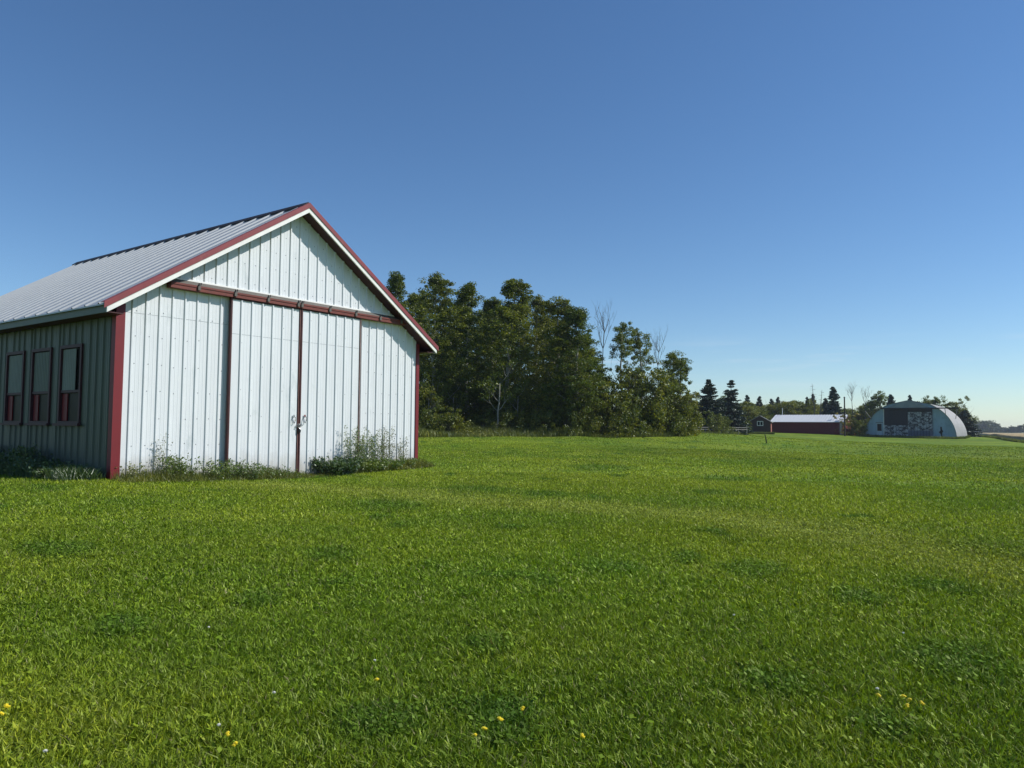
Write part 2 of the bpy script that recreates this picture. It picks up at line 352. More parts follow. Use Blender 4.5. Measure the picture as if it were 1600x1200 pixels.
# ------------------------------------------------------------------ lawn blades
BAX, BAY, BPSI = -8.6651, 16.3145, R(35.8773)
bu = np.array([math.sin(BPSI), math.cos(BPSI)]); bn = np.array([math.cos(BPSI), -math.sin(BPSI)])
def inbarn(x, y):
    a = (x-BAX)*bu[0]+(y-BAY)*bu[1]; b = (x-BAX)*bn[0]+(y-BAY)*bn[1]
    return (a > -.02) & (a < 9.65) & (b < .1) & (b > -12.6)
def blades(rng, x, y, h, wd, lean, col, curl=.5, segs=2):
    n = len(x); z = gz(x, y); th = rng.uniform(0, 2*np.pi, n); ph = rng.uniform(0, 2*np.pi, n)
    wx, wy = np.cos(th)*wd/2, np.sin(th)*wd/2
    lx, ly = np.cos(ph)*lean*h, np.sin(ph)*lean*h
    B = np.stack([x, y, z-.005], -1)
    def lay(t, wf): # centre of the blade at t
        c = B + np.stack([lx*t**1.7, ly*t**1.7, h*(t-curl*lean*.5*t*t)], -1)
        o = np.stack([wx*wf, wy*wf, np.zeros(n)], -1); return c-o, c+o
    a0, a1 = lay(0, .55); b0, b1 = lay(.5, 1.0); tip = lay(1.0, 0)[0]
    V = np.stack([a0, a1, b0, b1, tip], 1).reshape(-1, 3)
    k = np.arange(n)*5
    Fq = np.stack([k, k+1, k+3, k+2], -1); Ft = np.stack([k+2, k+3, k+4], -1)
    C = np.repeat(col, 5, 0); s = np.tile(np.array([.62, .62, 1, 1, 1.12]), n)[:, None]  # shade deep in the grass painted in: roots darker, tips lighter
    return V, Fq, Ft, C*(.75+.25*s)
def fan(rng, n, r0_, r1_, t0=54, t1=126, power=1.0):
    r = r0_ + (r1_-r0_)*rng.uniform(0, 1, n)**power
    t = np.radians(rng.uniform(t0, t1, n)); return r*np.cos(t), r*np.sin(t)
def build_lawn():
    rng = np.random.default_rng(7); Vs, Qs, Ts, Cs = [], [], [], []; off = 0
    zones = [  # r0,r1,count,height,width,power
        (2.6, 6.5, 230000, .060, .0058, 1.0), (6.5, 12, 230000, .062, .0085, .95), (12, 22, 230000, .058, .013, .9),
        (22, 45, 190000, .058, .024, .85), (45, 80, 80000, .055, .05, .8)]
    for r0_, r1_, n, hh, ww, pw in zones:
        n = int(n*(1.6 if r0_ < 12 else 1.25)); a_ = 64 if r0_ < 12 else 50; x, y = fan(rng, n, r0_, r1_, 90-a_, 90+a_, pw)
        keep = ~inbarn(x, y); x, y = x[keep], y[keep]; n = len(x)
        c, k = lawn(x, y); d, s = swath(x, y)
        tuft = vnoise(x, y, .22, 51)*.5 + vnoise(x, y, .09 if r0_ < 10 else .4, 52)*.5
        h = hh*rng.uniform(.55, 1.25, n)*(1+.35*tuft)*(1-.35*np.clip(1-(d-.3)/.6, 0, 1))*(1+.25*k)
        wd = ww*rng.uniform(.55, 1.35, n); lean = rng.uniform(.1, 1.25, n)
        broad = rng.uniform(0, 1, n) < (.16 if r0_ < 10 else .03)
        wd = np.where(broad, wd*2.4, wd); h = np.where(broad, h*.85, h)
        v = rng.uniform(0, 1, n)[:, None]
        f = .50+1.05*v**1.7
        col = c*f; lite = (rng.uniform(0, 1, n) < .14)[:, None]
        col = np.where(lite, c*np.array([1.9, 1.65, 1.6]), col)
        dry = (rng.uniform(0, 1, n) < .025)[:, None]; col = np.where(dry, np.array([.28, .25, .12])*(.6+.5*v), col)
        V, Q, T, C = blades(rng, x, y, h, wd, lean, col)
        Vs.append(V); Qs.append(Q+off); Ts.append(T+off); Cs.append(C); off += len(V)
    # clover and dandelion leaves: small near-flat leaflets in patches
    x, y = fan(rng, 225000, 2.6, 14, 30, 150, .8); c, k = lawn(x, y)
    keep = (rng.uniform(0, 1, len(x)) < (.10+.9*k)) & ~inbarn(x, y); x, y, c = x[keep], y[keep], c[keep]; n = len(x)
    rr_ = np.hypot(x, y); s = rng.uniform(.006, .014, n)*(1+rr_*.06); z = gz(x, y)+rng.uniform(.02, .065, n)
    a = rng.uniform(0, 2*np.pi, n); tl = rng.uniform(-.6, .6, (n, 2))
    for q in range(1):
        pts = []
        for (dx, dy) in ((-1, 0), (0, -.75), (1, 0), (0, .75)):
            X = (dx*np.cos(a)-dy*np.sin(a))*s; Y = (dx*np.sin(a)+dy*np.cos(a))*s
            pts.append(np.stack([x+X, y+Y, z+X*tl[:, 0]+Y*tl[:, 1]], -1))
        V = np.stack(pts, 1).reshape(-1, 3); kk = np.arange(n)*4
        C = np.repeat(c*rng.uniform(.6, 1.35, (n, 1)), 4, 0)
        Vs.append(V); Qs.append(np.stack([kk, kk+1, kk+2, kk+3], -1)+off); Cs.append(C); off += len(V)
    o = npmesh('grass', np.concatenate(Vs), np.concatenate(Qs), np.concatenate(Ts), M['grass'], np.concatenate(Cs))
    tag(o, 'short green grass and clover blades of the lawn', 'grass', kind='stuff')
build_lawn()

# ------------------------------------------------------------------ the barn (local: x along the front, y inward, z up)
W, H, SL, OV, EO, LD, BACK = 9.6, 3.85, .6482, .43, .418, 12.5, .42
BZ = CAMZ - 1.221
barn = empty('barn', (BAX, BAY, BZ), R(90)-BPSI)
tag(barn, 'white ribbed metal barn with red trim and tall double sliding doors', 'barn')
def rz_(a): return H + SL*(W/2-abs(a-W/2))
def ribprof(a0, a1, pitch=.31, phase=0.0, rh=.030, rw=.034, minor=True):
    """(pos, outward height) along a ribbed sheet"""
    pts = [(a0, 0.0)]; a = a0+phase
    while a < a1-.06:
        if a > a0+.04:
            pts += [(a-rw, 0), (a-rw*.45, rh), (a+rw*.45, rh), (a+rw, 0)]
            if minor and a+pitch < a1:
                for q in (.36, .64): pts += [(a+pitch*q-.012, 0), (a+pitch*q, .0045), (a+pitch*q+.012, 0)]
        a += pitch
    pts.append((a1, 0.0)); return pts
def siding(mb, a0, a1, zb, zt, y=0.0, phase=.1, m=0, sheet=None, axis='x', **kw):
    """vertical ribbed sheet; y is the plane, ribs go towards -y (front) ; zt may be a function"""
    fn = zt if callable(zt) else (lambda a: zt)
    P = ribprof(a0, a1, phase=phase, **kw)
    for (p, h), (q, g) in zip(P[:-1], P[1:]):
        if axis == 'x': mb.quad((p, y-h, zb), (q, y-g, zb), (q, y-g, fn(q)), (p, y-h, fn(p)), m)
        else: mb.quad((y-h, q, zb), (y-g if 0 else y-g, p, zb), (y-g, p, fn(p)), (y-h, q, fn(q)), m) if 0 else mb.quad((y-h, p, zb), (y-h, p, fn(p)), (y-g, q, fn(q)), (y-g, q, zb), m)
def screws(mb, a0, a1, zs, y, phase, m=1, rng=random.Random(3), pitch=.31, size=.012, zt=None):
    a = a0+phase
    while a < a1-.1:
        for z in zs:
            for dx in (.075,):
                if rng.random() < .12: continue
                cx, cz = a+dx+rng.uniform(-.02, .02), z+rng.uniform(-.025, .025)
                if zt and cz > zt(cx)-.08: continue
                mb.poly([(cx+size*math.cos(t), y-.004, cz+size*math.sin(t)) for t in [0, 1.05, 2.09, 3.14, 4.19, 5.24]], m)
        a += pitch
LOW = -.55
# front wall below the rail, and gable above it
f = MB(); siding(f, .17, W-.09, LOW, lambda a: min(4.62, rz_(a)+.06), 0, phase=.17)
screws(f, .17, 2.8, [.15, .75, 1.35, 1.95, 2.55, 3.2, 3.75], 0, .17); screws(f, 6.9, W-.2, [.3, .9, 1.6, 2.2, 2.8, 3.4, 3.9], 0, .1)
f.box(.17, 2.8, -.0035, -.001, 3.695, 3.703, 2)
f.build('front_wall', [M['siding'], M['screw'], M['siding_seam']], barn)
g = MB(); siding(g, 1.0, W-1.0, 4.62, lambda a: rz_(a)+.06, -.012, phase=.12)
screws(g, 1.1, W-1.1, [4.80, 5.3, 5.75, 6.2, 6.6], -.012, .12, zt=rz_)
g.box(1.05, W-1.05, -.047, -.0135, 4.612, 4.65, 3)
g.build('gable_wall', [M['siding'], M['screw'], M['siding_seam'], M['white_trim']], barn)
# side walls, back wall; the left wall is cut for the windows
WIN = [(1.47, 2.57), (3.03, 4.12), (4.56, 5.64)]; WZ0, WZ1 = 1.20, 3.06
s_ = MB(); ys = [.10] + [q for w_ in WIN for q in w_] + [LD]
for i in range(len(ys)-1):
    a0, a1 = ys[i], ys[i+1]
    if i % 2 == 0: siding(s_, a0, a1, LOW, rz_(0)-.02, 0, phase=.12, axis='y')
    else:
        siding(s_, a0, a1, LOW, WZ0, 0, phase=.1, axis='y'); siding(s_, a0, a1, WZ1, rz_(0)-.02, 0, phase=.1, axis='y')
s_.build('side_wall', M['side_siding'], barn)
s_ = MB(); siding(s_, 0.1, LD, LOW, rz_(W)-.02, -W, phase=.12, axis='y')
for i, v in enumerate(s_.v): s_.v[i] = (-v[0], v[1], v[2])
s_.build('side_wall', M['siding'], barn)
s_ = MB(); s_.quad((0, LD, LOW), (0, LD, H), (W, LD, H), (W, LD, LOW)); s_.poly([(0, LD, H), (W/2, LD, rz_(W/2)), (W, LD, H)]); s_.build('back_wall', M['siding'], barn)
s_ = MB(); s_.box(.12, W-.12, .12, LD-.1, LOW-.05, -.14); s_.build('floor_slab', M['concrete'], barn)
# interior lining seen through the window gaps
s_ = MB(); s_.quad((1.6, .2, LOW), (1.6, LD, LOW), (1.6, LD, H), (1.6, .2, H)); s_.build('inner_partition', M['interior'], barn)
# red corner trims
for x0, x1, y0, y1 in ((-.03, .17, -.035, .14), (W-.10, W+.03, -.035, .14)):
    t = MB(); t.box(x0, x1, y0, y1, LOW, rz_(.0)+.02); t.build('corner_trim', M['red_post'], barn)
# roof slopes with ribs running down the slope
nrm = Vector((-SL, 0, 1)).normalized()
def slope(side):
    mb = MB(); P = ribprof(-OV+.06, LD+BACK, pitch=.61, phase=.2, rh=.034, rw=.034, minor=False)
    ae = -EO-.05
    for (p, h), (q, g_) in zip(P[:-1], P[1:]):
        def pt(a, yy, hh):
            z = H + SL*a + .215; x = a-SL*hh*.84; z += hh*.84
            return ((x if side < 0 else W-x), yy, z)
        A, B, C, D = pt(ae, p, h), pt(W/2-.0, p, h), pt(W/2-.0, q, g_), pt(ae, q, g_)
        mb.quad(*((A, D, C, B) if side < 0 else (A, B, C, D)))
    def pl(a, yy, dz): z = H+SL*a+.215+dz; return ((a if side < 0 else W-a), yy, z)
    # underside sheet and thickness
    mb.quad(pl(ae, -OV+.06, -.03), pl(W/2, -OV+.06, -.03), pl(W/2, LD+BACK, -.03), pl(ae, LD+BACK, -.03))
    mb.quad(pl(ae, -OV+.06, -.03), pl(ae, LD+BACK, -.03), pl(ae, LD+BACK, 0), pl(ae, -OV+.06, 0))
    mb.build('roof_slope', M['roof'], barn)
slope(-1); slope(1)
c_ = MB()
c_.prism([(W/2-.17, rz_(W/2)+.215-.17*SL+.06), (W/2, rz_(W/2)+.295), (W/2+.17, rz_(W/2)+.215-.17*SL+.06), (W/2+.165, rz_(W/2)+.215-.17*SL+.02), (W/2, rz_(W/2)+.25), (W/2-.165, rz_(W/2)+.215-.17*SL+.02)], -OV+.05, LD+BACK+.01)
c_.build('ridge_cap', M['ridge'], barn)
# rake boards: white below, red above with a lip on the roof
for sgn in (-1, 1):
    def X(a): return a if sgn < 0 else W-a
    wt = MB(); a0 = -EO
    pr = [(X(a0), rz_(a0)), (X(W/2), rz_(W/2)), (X(W/2), rz_(W/2)+.13), (X(a0), rz_(a0)+.13)]
    wt.prism(pr, -OV, -OV+.04); wt.build('rake_board', M['white_trim'], barn)
    rt = MB(); a0 = -EO-.07
    pr = [(X(a0), rz_(a0)+.124), (X(W/2), rz_(W/2)+.124), (X(W/2), rz_(W/2)+.262), (X(a0), rz_(a0)+.262)]
    rt.prism(pr, -OV-.022, -OV-.003)
    lp = [(X(a0), rz_(a0)+.248), (X(W/2), rz_(W/2)+.248), (X(W/2), rz_(W/2)+.264), (X(a0), rz_(a0)+.264)]
    rt.prism(lp, -OV-.003, -OV+.15)
    rt.build('rake_trim', M['red_trim'], barn)
    # back rake and eave fascia, soffits
    bk = MB(); bk.prism([(X(-EO), rz_(-EO)), (X(W/2), rz_(W/2)), (X(W/2), rz_(W/2)+.18), (X(-EO), rz_(-EO)+.18)], LD+BACK-.04, LD+BACK-.005); bk.build('rake_board', M['white_trim'], barn)
    ef = MB(); x0, x1 = sorted((X(-EO), X(-EO+.03))); ef.box(x0, x1, -OV+.042, LD+BACK-.042, rz_(-EO)+.002, rz_(-EO)+.19)
    ef.build('eave_fascia', M['grey_fascia'] if sgn < 0 else M['white_trim'], barn)
    sf = MB(); sf.prism([(X(-EO+.035), rz_(-EO+.035)+.03), (X(W/2-.002), rz_(W/2)+.028), (X(W/2-.002), rz_(W/2)+.05), (X(-EO+.035), rz_(-EO+.035)+.052)], -OV+.045, LD+BACK-.045)
    sf.build('soffit', M['dark_red'], barn)
    # enclosed eave return under the rake end
    rb = MB(); x0, x1 = sorted((X(-EO+.04), X(-.035))); rb.box(x0, x1, -OV+.05, LD+BACK-.06, rz_(-EO)+.004, rz_(-EO)+.024); rb.build('eave_soffit', M['dark_red'], barn)
# door track: red rail, grey cover sheet, brackets
tr = MB(); tr.box(1.10, 9.15, -.20, -.02, 4.375, 4.49); tr.box(1.10, 9.15, -.215, -.202, 4.46, 4.505)
track = tr.build('door_track', M['rail_red'], barn)
cv = MB(); cv.poly([(1.0, -.17, 4.507), (W-1.0, -.17, 4.507), (W-1.1, -.048, 4.607), (1.1, -.048, 4.607)]); cv.poly([(1.0, -.165, 4.50), (1.1, -.045, 4.60), (W-1.1, -.045, 4.60), (W-1.0, -.165, 4.50)])
cv.build('track_cover', M['rail_cover'], track)
for xh in (1.79, 2.77, 3.73, 4.68, 4.80, 5.76, 6.73, 7.70, 8.6):
    b = MB(); b.box(xh-.035, xh+.035, -.240, -.216, 4.40, 4.53); b.tube([(xh-.02, -.235, 4.50), (xh-.01, -.235, 4.56)], .018, 6, 1); b.tube([(xh+.03, -.235, 4.52), (xh+.045, -.235, 4.575)], .012, 6, 1)
    b.build('hanger_bracket', [M['rail_cover'], M['black']], track)
# sliding doors
def door(a0, a1, y, edge):
    e = empty('sliding_door'); e.parent = barn
    y0 = y
    d = MB(); siding(d, a0+.04, a1-.035, LOW+.2, 4.335, y0, phase=.26)
    d.box(a0+.041, a1-.036, y0+.002, y0+.055, LOW+.2, 4.33, 3)
    screws(d, a0+.05, a1-.05, [.1, .55, 1.05, 1.45, 2.1, 2.7, 3.28, 3.75, 4.1], y0, .2-.31, size=.0115)
    d.box(a0+.06, a1-.06, y0-.0035, y0-.001, 3.476, 3.483, 2)
    d.build('door_panel', [M['siding'], M['screw'], M['siding_seam'], M['dark_red']], e)
    fr = MB(); fr.box(a0, a0+.04, y0-.03, y0+.06, LOW+.2, 4.372, 0); fr.box(a1-.025, a1, y0-.03, y0+.06, LOW+.2, 4.372, 1)
    fr.box(a0+.052, a1-.052, y0-.028, y0+.06, 4.336, 4.368, 0)
    fr.build('door_frame', edge, e); return e
d1 = door(2.70, 4.815, -.13, [M['dark_red'], M['brown_edge']])
d2 = door(4.845, 6.99, -.13, [M['dark_red'], M['grey_edge']])
def ring(e, x, z, m):
    h = MB(); pts = [(x+.035*math.sin(t)+.0, -.185-.012*math.sin(t*2), z+.085*math.cos(t)) for t in np.linspace(0, 2*math.pi, 15)]
    h.tube(pts, .011, 6, 0); h.box(x-.02, x+.02, -.175, -.158, z+.075, z+.135, 1)
    h.build('handle', [M['steel'], m], e)
ring(d1, 4.66, 1.36, M['steel']); ring(d2, 5.02, 1.37, M['red_trim'])
ch = MB(); rg = random.Random(5)
for i in range(9):
    cx, cz = 4.83+rg.uniform(-.07, .07), 1.20+rg.uniform(-.07, .05); t0 = rg.uniform(0, 3)
    ch.tube([(cx+.028*math.cos(t), -.19+.018*math.sin(t+t0), cz+.028*math.sin(t)*(1 if i % 2 else .6)) for t in np.linspace(0, 2*math.pi, 9)], .008, 5)
ch.box(4.80, 4.865, -.205, -.17, 1.03, 1.12, 1)
lk = ch.build('chain_lock', [M['steel'], M['black']], barn)
# windows in the left wall (local x = 0 plane, outside is -x)
for i, (y0, y1) in enumerate(WIN):
    wf = MB(); t = .075; o_ = -.045
    wf.box(o_, .10, y0, y0+t, WZ0, WZ1); wf.box(o_, .10, y1-t, y1, WZ0, WZ1); wf.box(o_, .10, y0+t, y1-t, WZ1-t, WZ1); wf.box(o_, .10, y0+t, y1-t, WZ0, WZ0+t)
    wf.box(-.02, .08, y0+t, y1-t, 1.94, 2.0)
    win = wf.build('window', M['frame_red'], barn)
    si = MB(); si.box(-.11, -.046, y0-.08, y1+.08, WZ0-.035, WZ0+.025); si.build('sill', M['frame_red'], win)
    gp = MB(); gp.box(.05, .058, y0+t, y1-t, WZ0+t, 1.94); gp.build('pane', M['glass'], win)
    gp = MB(); gp.box(.05, .058, y0+t, y1-t, 2.0, WZ1-t); gp.build('pane', M['glass'], win)
    pb = MB(); e0, e1 = y0+t+.015, y1-t-.015
    if i == 0: e0 += .26                       # the cover sheet of the nearest window has slipped aside
    siding(pb, e0, e1, 1.96, WZ1-t-.02, -.0, phase=.05, axis='y', pitch=.085, rh=.008, rw=.018, minor=False)
    pb.build('cover_sheet', M['cover'] if i != 1 else M['grey_fascia'], win)
    rb_ = MB(); rb_.box(.02, .045, y1-t-.27, y1-t-.02, WZ0+t+.01, 1.92); rb_.build('red_board', M['red_post'], win)

# ------------------------------------------------------------------ foliage builders (numpy leaf quads)
def leafquads(rng, C, n, rad, size, squash=.8, up=.3):
    """n leaves round every centre in C"""
    C = np.repeat(np.asarray(C, float), n, 0); N = len(C); rad = np.repeat(np.broadcast_to(rad, (N//n,)), n)
    d = rng.normal(size=(N, 3)); d /= np.linalg.norm(d, axis=1)[:, None]
    r = rad*rng.uniform(.15, 1, N)**.55; P = C + d*r[:, None]*np.array([1, 1, squash])
    nr = d*.6 + rng.normal(size=(N, 3))*.8 + np.array([0, 0, up]); nr /= np.linalg.norm(nr, axis=1)[:, None]
    a = np.cross(nr, rng.normal(size=(N, 3))); a /= np.linalg.norm(a, axis=1)[:, None]; b = np.cross(nr, a)
    s = size*rng.uniform(.6, 1.3, N)[:, None]
    V = np.stack([P-a*s*.62, P-b*s*.42, P+a*s*.62, P+b*s*.42], 1).reshape(-1, 3); k = np.arange(N)*4
    return V, np.stack([k, k+1, k+2, k+3], -1)
def crown_mesh(name, V, Q, mat):
    o = npmesh(name, V, Q, None, mat); return o
def limb(mb, p, d, L, r, depth, rng, tips, bend=.25, kids=3, up=.12, mat=0, spread=.7, minr=.006, shrink=(.5, .72)):
    """recursive branching tube"""
    pts, rads = [tuple(p)], [r]; q = Vector(p); dd = Vector(d).normalized(); n = 4
    for i in range(n):
        dd = (dd + Vector((rng.uniform(-1, 1), rng.uniform(-1, 1), rng.uniform(-.6, 1)))*bend*.5 + Vector((0, 0, up))).normalized()
        q = q + dd*(L/n); pts.append(tuple(q)); rads.append(max(minr, r*(1-.62*(i+1)/n)))
    mb.tube(pts, rads, 6 if depth > 1 else 4, mat, cap=False); tips.append(tuple(q))
    if depth <= 0: return
    for c in range(kids):
        t = rng.uniform(.3, 1.0); i = min(n-1, int(t*n)); b = Vector(pts[i]).lerp(Vector(pts[i+1]), t*n-i)
        s = Vector((rng.uniform(-1, 1), rng.uniform(-1, 1), rng.uniform(-.1, .7))).normalized()
        limb(mb, b, (dd*(1-spread)+s*spread), L*rng.uniform(*shrink), max(minr, rads[i]*.6), depth-1, rng, tips, bend, kids, up, mat, spread, minr, shrink)

PARK = []
def proto(root): PARK.append(root); return root
def make_poplar(seed, h=14., rmax=2.6, base=.12, leafm='poplar_leaf', lean=0.0, nclump=420, nleaf=66, bare=0.0, name='poplar_tree', openness=1.0):
    rg = random.Random(seed); rng = np.random.default_rng(seed)
    root = empty(name); tb = MB(); tips = []
    tp = [(0, 0, -.4)]; x = y = 0
    for i in range(1, 9):
        x += rg.uniform(-.16, .16)+lean*.25; y += rg.uniform(-.16, .16); tp.append((x, y, h*.93*i/8))
    tb.tube(tp, [.20*(1-.105*i) for i in range(9)], 8)
    C, Rr = [], []
    def trunk_at(t):
        q = t/.93*8; i = max(0, min(7, int(q))); a, b = Vector(tp[i]), Vector(tp[i+1]); return a.lerp(b, min(1, q-i))
    for i in range(26):
        t = rg.uniform(base+.03, .88); th = rg.uniform(0, 6.283); p = trunk_at(t); L = rmax*(1.1-.75*t)*rg.uniform(.5, 1.0)
        limb(tb, p, (math.cos(th), math.sin(th), rg.uniform(.35, .9)), L, .055*(1.1-t), 1, rg, tips, .3, 2)
    # lobes: big masses first, then clumps on each, so that the outline is lumpy
    lobes = []
    for i in range(24):
        t = base + (1-base)*((i+.5)/24) + rg.uniform(-.03, .03); t = min(t, .95); th = rg.uniform(0, 6.283)
        uu_ = (t-base)/(1-base); env = rmax*(.62+.5*math.sin(math.pi*min(1, uu_*1.1)))*(1-max(0, uu_-.55)**1.5*1.75)
        p = trunk_at(min(t, .92)); r = env*rg.uniform(.2, .66)
        lobes.append((p.x+r*math.cos(th), p.y+r*math.sin(th), h*t, env*rg.uniform(.36, .56)))
    lobes.append((tp[-1][0], tp[-1][1], h*.955, .45))
    for i in range(nclump):
        lx, ly, lz, lr = rg.choice(lobes); d = Vector((rg.gauss(0, 1), rg.gauss(0, 1), rg.gauss(0, 1))).normalized()*lr*rg.uniform(.45, 1.12)
        st_ = 1.35+(.9 if lz > h*.78 else 0); C.append((lx+d.x*(1 if lz < h*.78 else .8), ly+d.y*(1 if lz < h*.78 else .8), min(h*(1-.06*rg.random()), lz+d.z*st_))); Rr.append(rg.uniform(.18, .44)*openness)
    for q in tips:
        if rg.random() < .7: C.append(q); Rr.append(rg.uniform(.25, .45))
    C = np.array(C); V, Q = leafquads(rng, C, nleaf, np.array(Rr), .10)
    tb.build('trunk', M['bark'], root, True); crown_mesh('crown', V, Q, M[leafm]).parent = root
    return root
def make_spruce(seed, h=9., rb=2.3, gap=0.0, name='spruce_tree', leafs=1.0):
    rg = random.Random(seed); rng = np.random.default_rng(seed); root = empty(name); tb = MB()
    tb.tube([(0, 0, -.3), (0, 0, h*.5), (.03, 0, h*.985)], [.17*h/9, .10*h/9, .012], 7)
    Vs, Qs, off = [], [], 0; n = int(h*7.5); C, Rr = [], []
    P_, D_ = [], []
    for i in range(n):
        t = (i+rg.random())/n; z = h*(.04+.94*t); L = (rb*(1-t)**.82+.10)*rg.uniform(.72, 1.12)
        if gap and .52 < t < .9 and rg.random() < gap: continue
        for j in range(4 if t < .9 else 3):
            th = rg.uniform(0, 6.283); dz = (.30 if t > .7 else -.05-.25*(1-t)); ll = L*rg.uniform(.7, 1.05)
            p1 = Vector((ll*math.cos(th), ll*math.sin(th), z+ll*dz)); p0 = Vector((0, 0, z))
            pm = p0.lerp(p1, .55)+Vector((0, 0, -.05*ll)); p1.z += .10*ll
            tb.tube([tuple(p0), tuple(pm), tuple(p1)], [.022, .014, .005], 4, cap=False)
            m = max(4, int(ll*9))
            for q in range(m):
                s = (q+.6)/m; c = p0.lerp(pm, s/.55) if s < .55 else pm.lerp(p1, (s-.55)/.45)
                P_.append(tuple(c)); Rr.append(.05+.17*ll*(1-s*.6)*.8+.04)
    V, Q = leafquads(rng, np.array(P_), int(13*leafs), np.array(Rr)*1.15+.05, .17, .4, .5)
    tb.build('trunk', M['bark_dark'], root); crown_mesh('crown', V, Q, M['spruce_leaf']).parent = root
    return root
def make_broad(seed, h=7., r=2.6, leafm='poplar_leaf_b', name='broadleaf_tree', size=.15, nl=80, ncl=130, stem=.18, bark='bark_dark', low=.2, lr=(.35, .7)):
    rg = random.Random(seed); rng = np.random.default_rng(seed); root = empty(name); tb = MB(); tips = []
    tb.tube([(0, 0, -.3), (rg.uniform(-.2, .2), rg.uniform(-.2, .2), h*.45)], [stem, stem*.6], 7)
    for i in range(9):
        th = rg.uniform(0, 6.283); limb(tb, (0, 0, h*rg.uniform(.18, .42)), (math.cos(th)*.7, math.sin(th)*.7, 1), h*rg.uniform(.3, .5), stem*.45, 2, rg, tips, .4, 2)
    lobes = []
    for i in range(11):
        th = rg.uniform(0, 6.283); rr_ = r*rg.uniform(.1, .68); z = h*rg.uniform(low+.08, .86)
        lobes.append((rr_*math.cos(th), rr_*math.sin(th), z*(1-.12*rr_/r), r*rg.uniform(.24, .42)))
    C, Rr = [], []
    for i in range(ncl):
        a, b, c, q = rg.choice(lobes); d = Vector((rg.gauss(0, 1), rg.gauss(0, 1), rg.gauss(0, 1))).normalized()*q*rg.uniform(.5, 1.15)
        C.append((a+d.x, b+d.y, max(.15, min(h, c+d.z)))); Rr.append(rg.uniform(*lr)*r/2.6)
    for q in tips:
        if rg.random() < .35: C.append(q); Rr.append(.35*r/2.6)
    V, Q = leafquads(rng, np.array(C), nl, np.array(Rr), size)
    tb.build('trunk', M[bark], root); crown_mesh('crown', V, Q, M[leafm]).parent = root
    return root
def make_shrub(seed, h=2.2, r=1.6, leafm='shrub_leaf', name='shrub', size=.09, nl=75, ncl=50):
    rg = random.Random(seed); rng = np.random.default_rng(seed); root = empty(name); tb = MB(); tips = []
    for i in range(8):
        th = rg.uniform(0, 6.283); limb(tb, (0, 0, -.1), (math.cos(th)*.6, math.sin(th)*.6, 1), h*rg.uniform(.6, .9), .03, 1, rg, tips, .4, 3)
    C, Rr = [], []
    for i in range(ncl):
        th = rg.uniform(0, 6.283); q = rg.random()**.5*r; z = rg.uniform(.08, 1)*h*math.sqrt(max(.05, 1-(q/r)**2*.8))
        C.append((q*math.cos(th), q*math.sin(th), z)); Rr.append(rg.uniform(.2, .48)*r/1.6)
    for q in tips: C.append(q); Rr.append(.22)
    V, Q = leafquads(rng, np.array(C), nl, np.array(Rr), size)
    tb.build('stems', M['bark_dark'], root); crown_mesh('leaves', V, Q, M[leafm]).parent = root
    return root
def make_dead(seed, h=9., name='dead_tree', mat='bark_grey', style='fan'):
    rg = random.Random(seed); root = empty(name); tb = MB(); tips = []
    if style == 'fan':
        x = 0; tp = [(0, 0, -.3)]
        for i in range(1, 7): x += rg.uniform(-.12, .12); tp.append((x, rg.uniform(-.1, .1), h*i/6.4))
        tb.tube(tp, [.12*(1-.14*i) for i in range(7)], 6)
        for i in range(9):
            k_ = rg.randint(2, 6); th = rg.uniform(0, 6.283)
            limb(tb, tp[k_], (math.cos(th)*.55, math.sin(th)*.55, .9), h*rg.uniform(.12, .24), .028, 2, rg, tips, .25, 3, .15, 0, .5, .006)
    else:
        tb.tube([(0, 0, -.3), (.1, 0, h*.5), (-.25, 0, h)], [.14, .09, .02], 6)
        for i in range(46):
            t = rg.uniform(.35, .97); th = rg.uniform(0, 6.283); L = (1-t)*1.6+.35
            x = .1*t*2 if t < .5 else .1-.35*(t-.5)*2
            tb.tube([(x, 0, h*t), (x+L*math.cos(th), L*math.sin(th), h*t+rg.uniform(-.2, .1))], [.02, .006], 4, cap=False)
    tb.build('branches', M[mat], root); return root

def place(src, px, Y, label, used={}, sc=1.0, scz=None, rz=None, group=None, topy=None, hsrc=None, wob=0.0, cat='tree', name=None):
    """stand a copy of src at pixel column px and depth Y; its top reaches pixel row topy"""
    d = ray(px, 668); x = d.x*Y; z = g1(x, Y)
    if topy is not None:
        top = CAMZ + ray(px, topy).z*Y; scz = (top-z)/hsrc; 
        if sc is None: sc = scz
    o = src if src.name not in used else copy_tree(src)
    used[src.name] = used.get(src.name, 0)+1 if o is not src else 1
    o.location = (x, Y, z-.03); o.scale = (sc, sc, scz if scz else sc); o.rotation_euler = (0, 0, rz if rz is not None else (px*1.7+Y*.9) % 6.283)
    tag(o, label, cat, group); return o

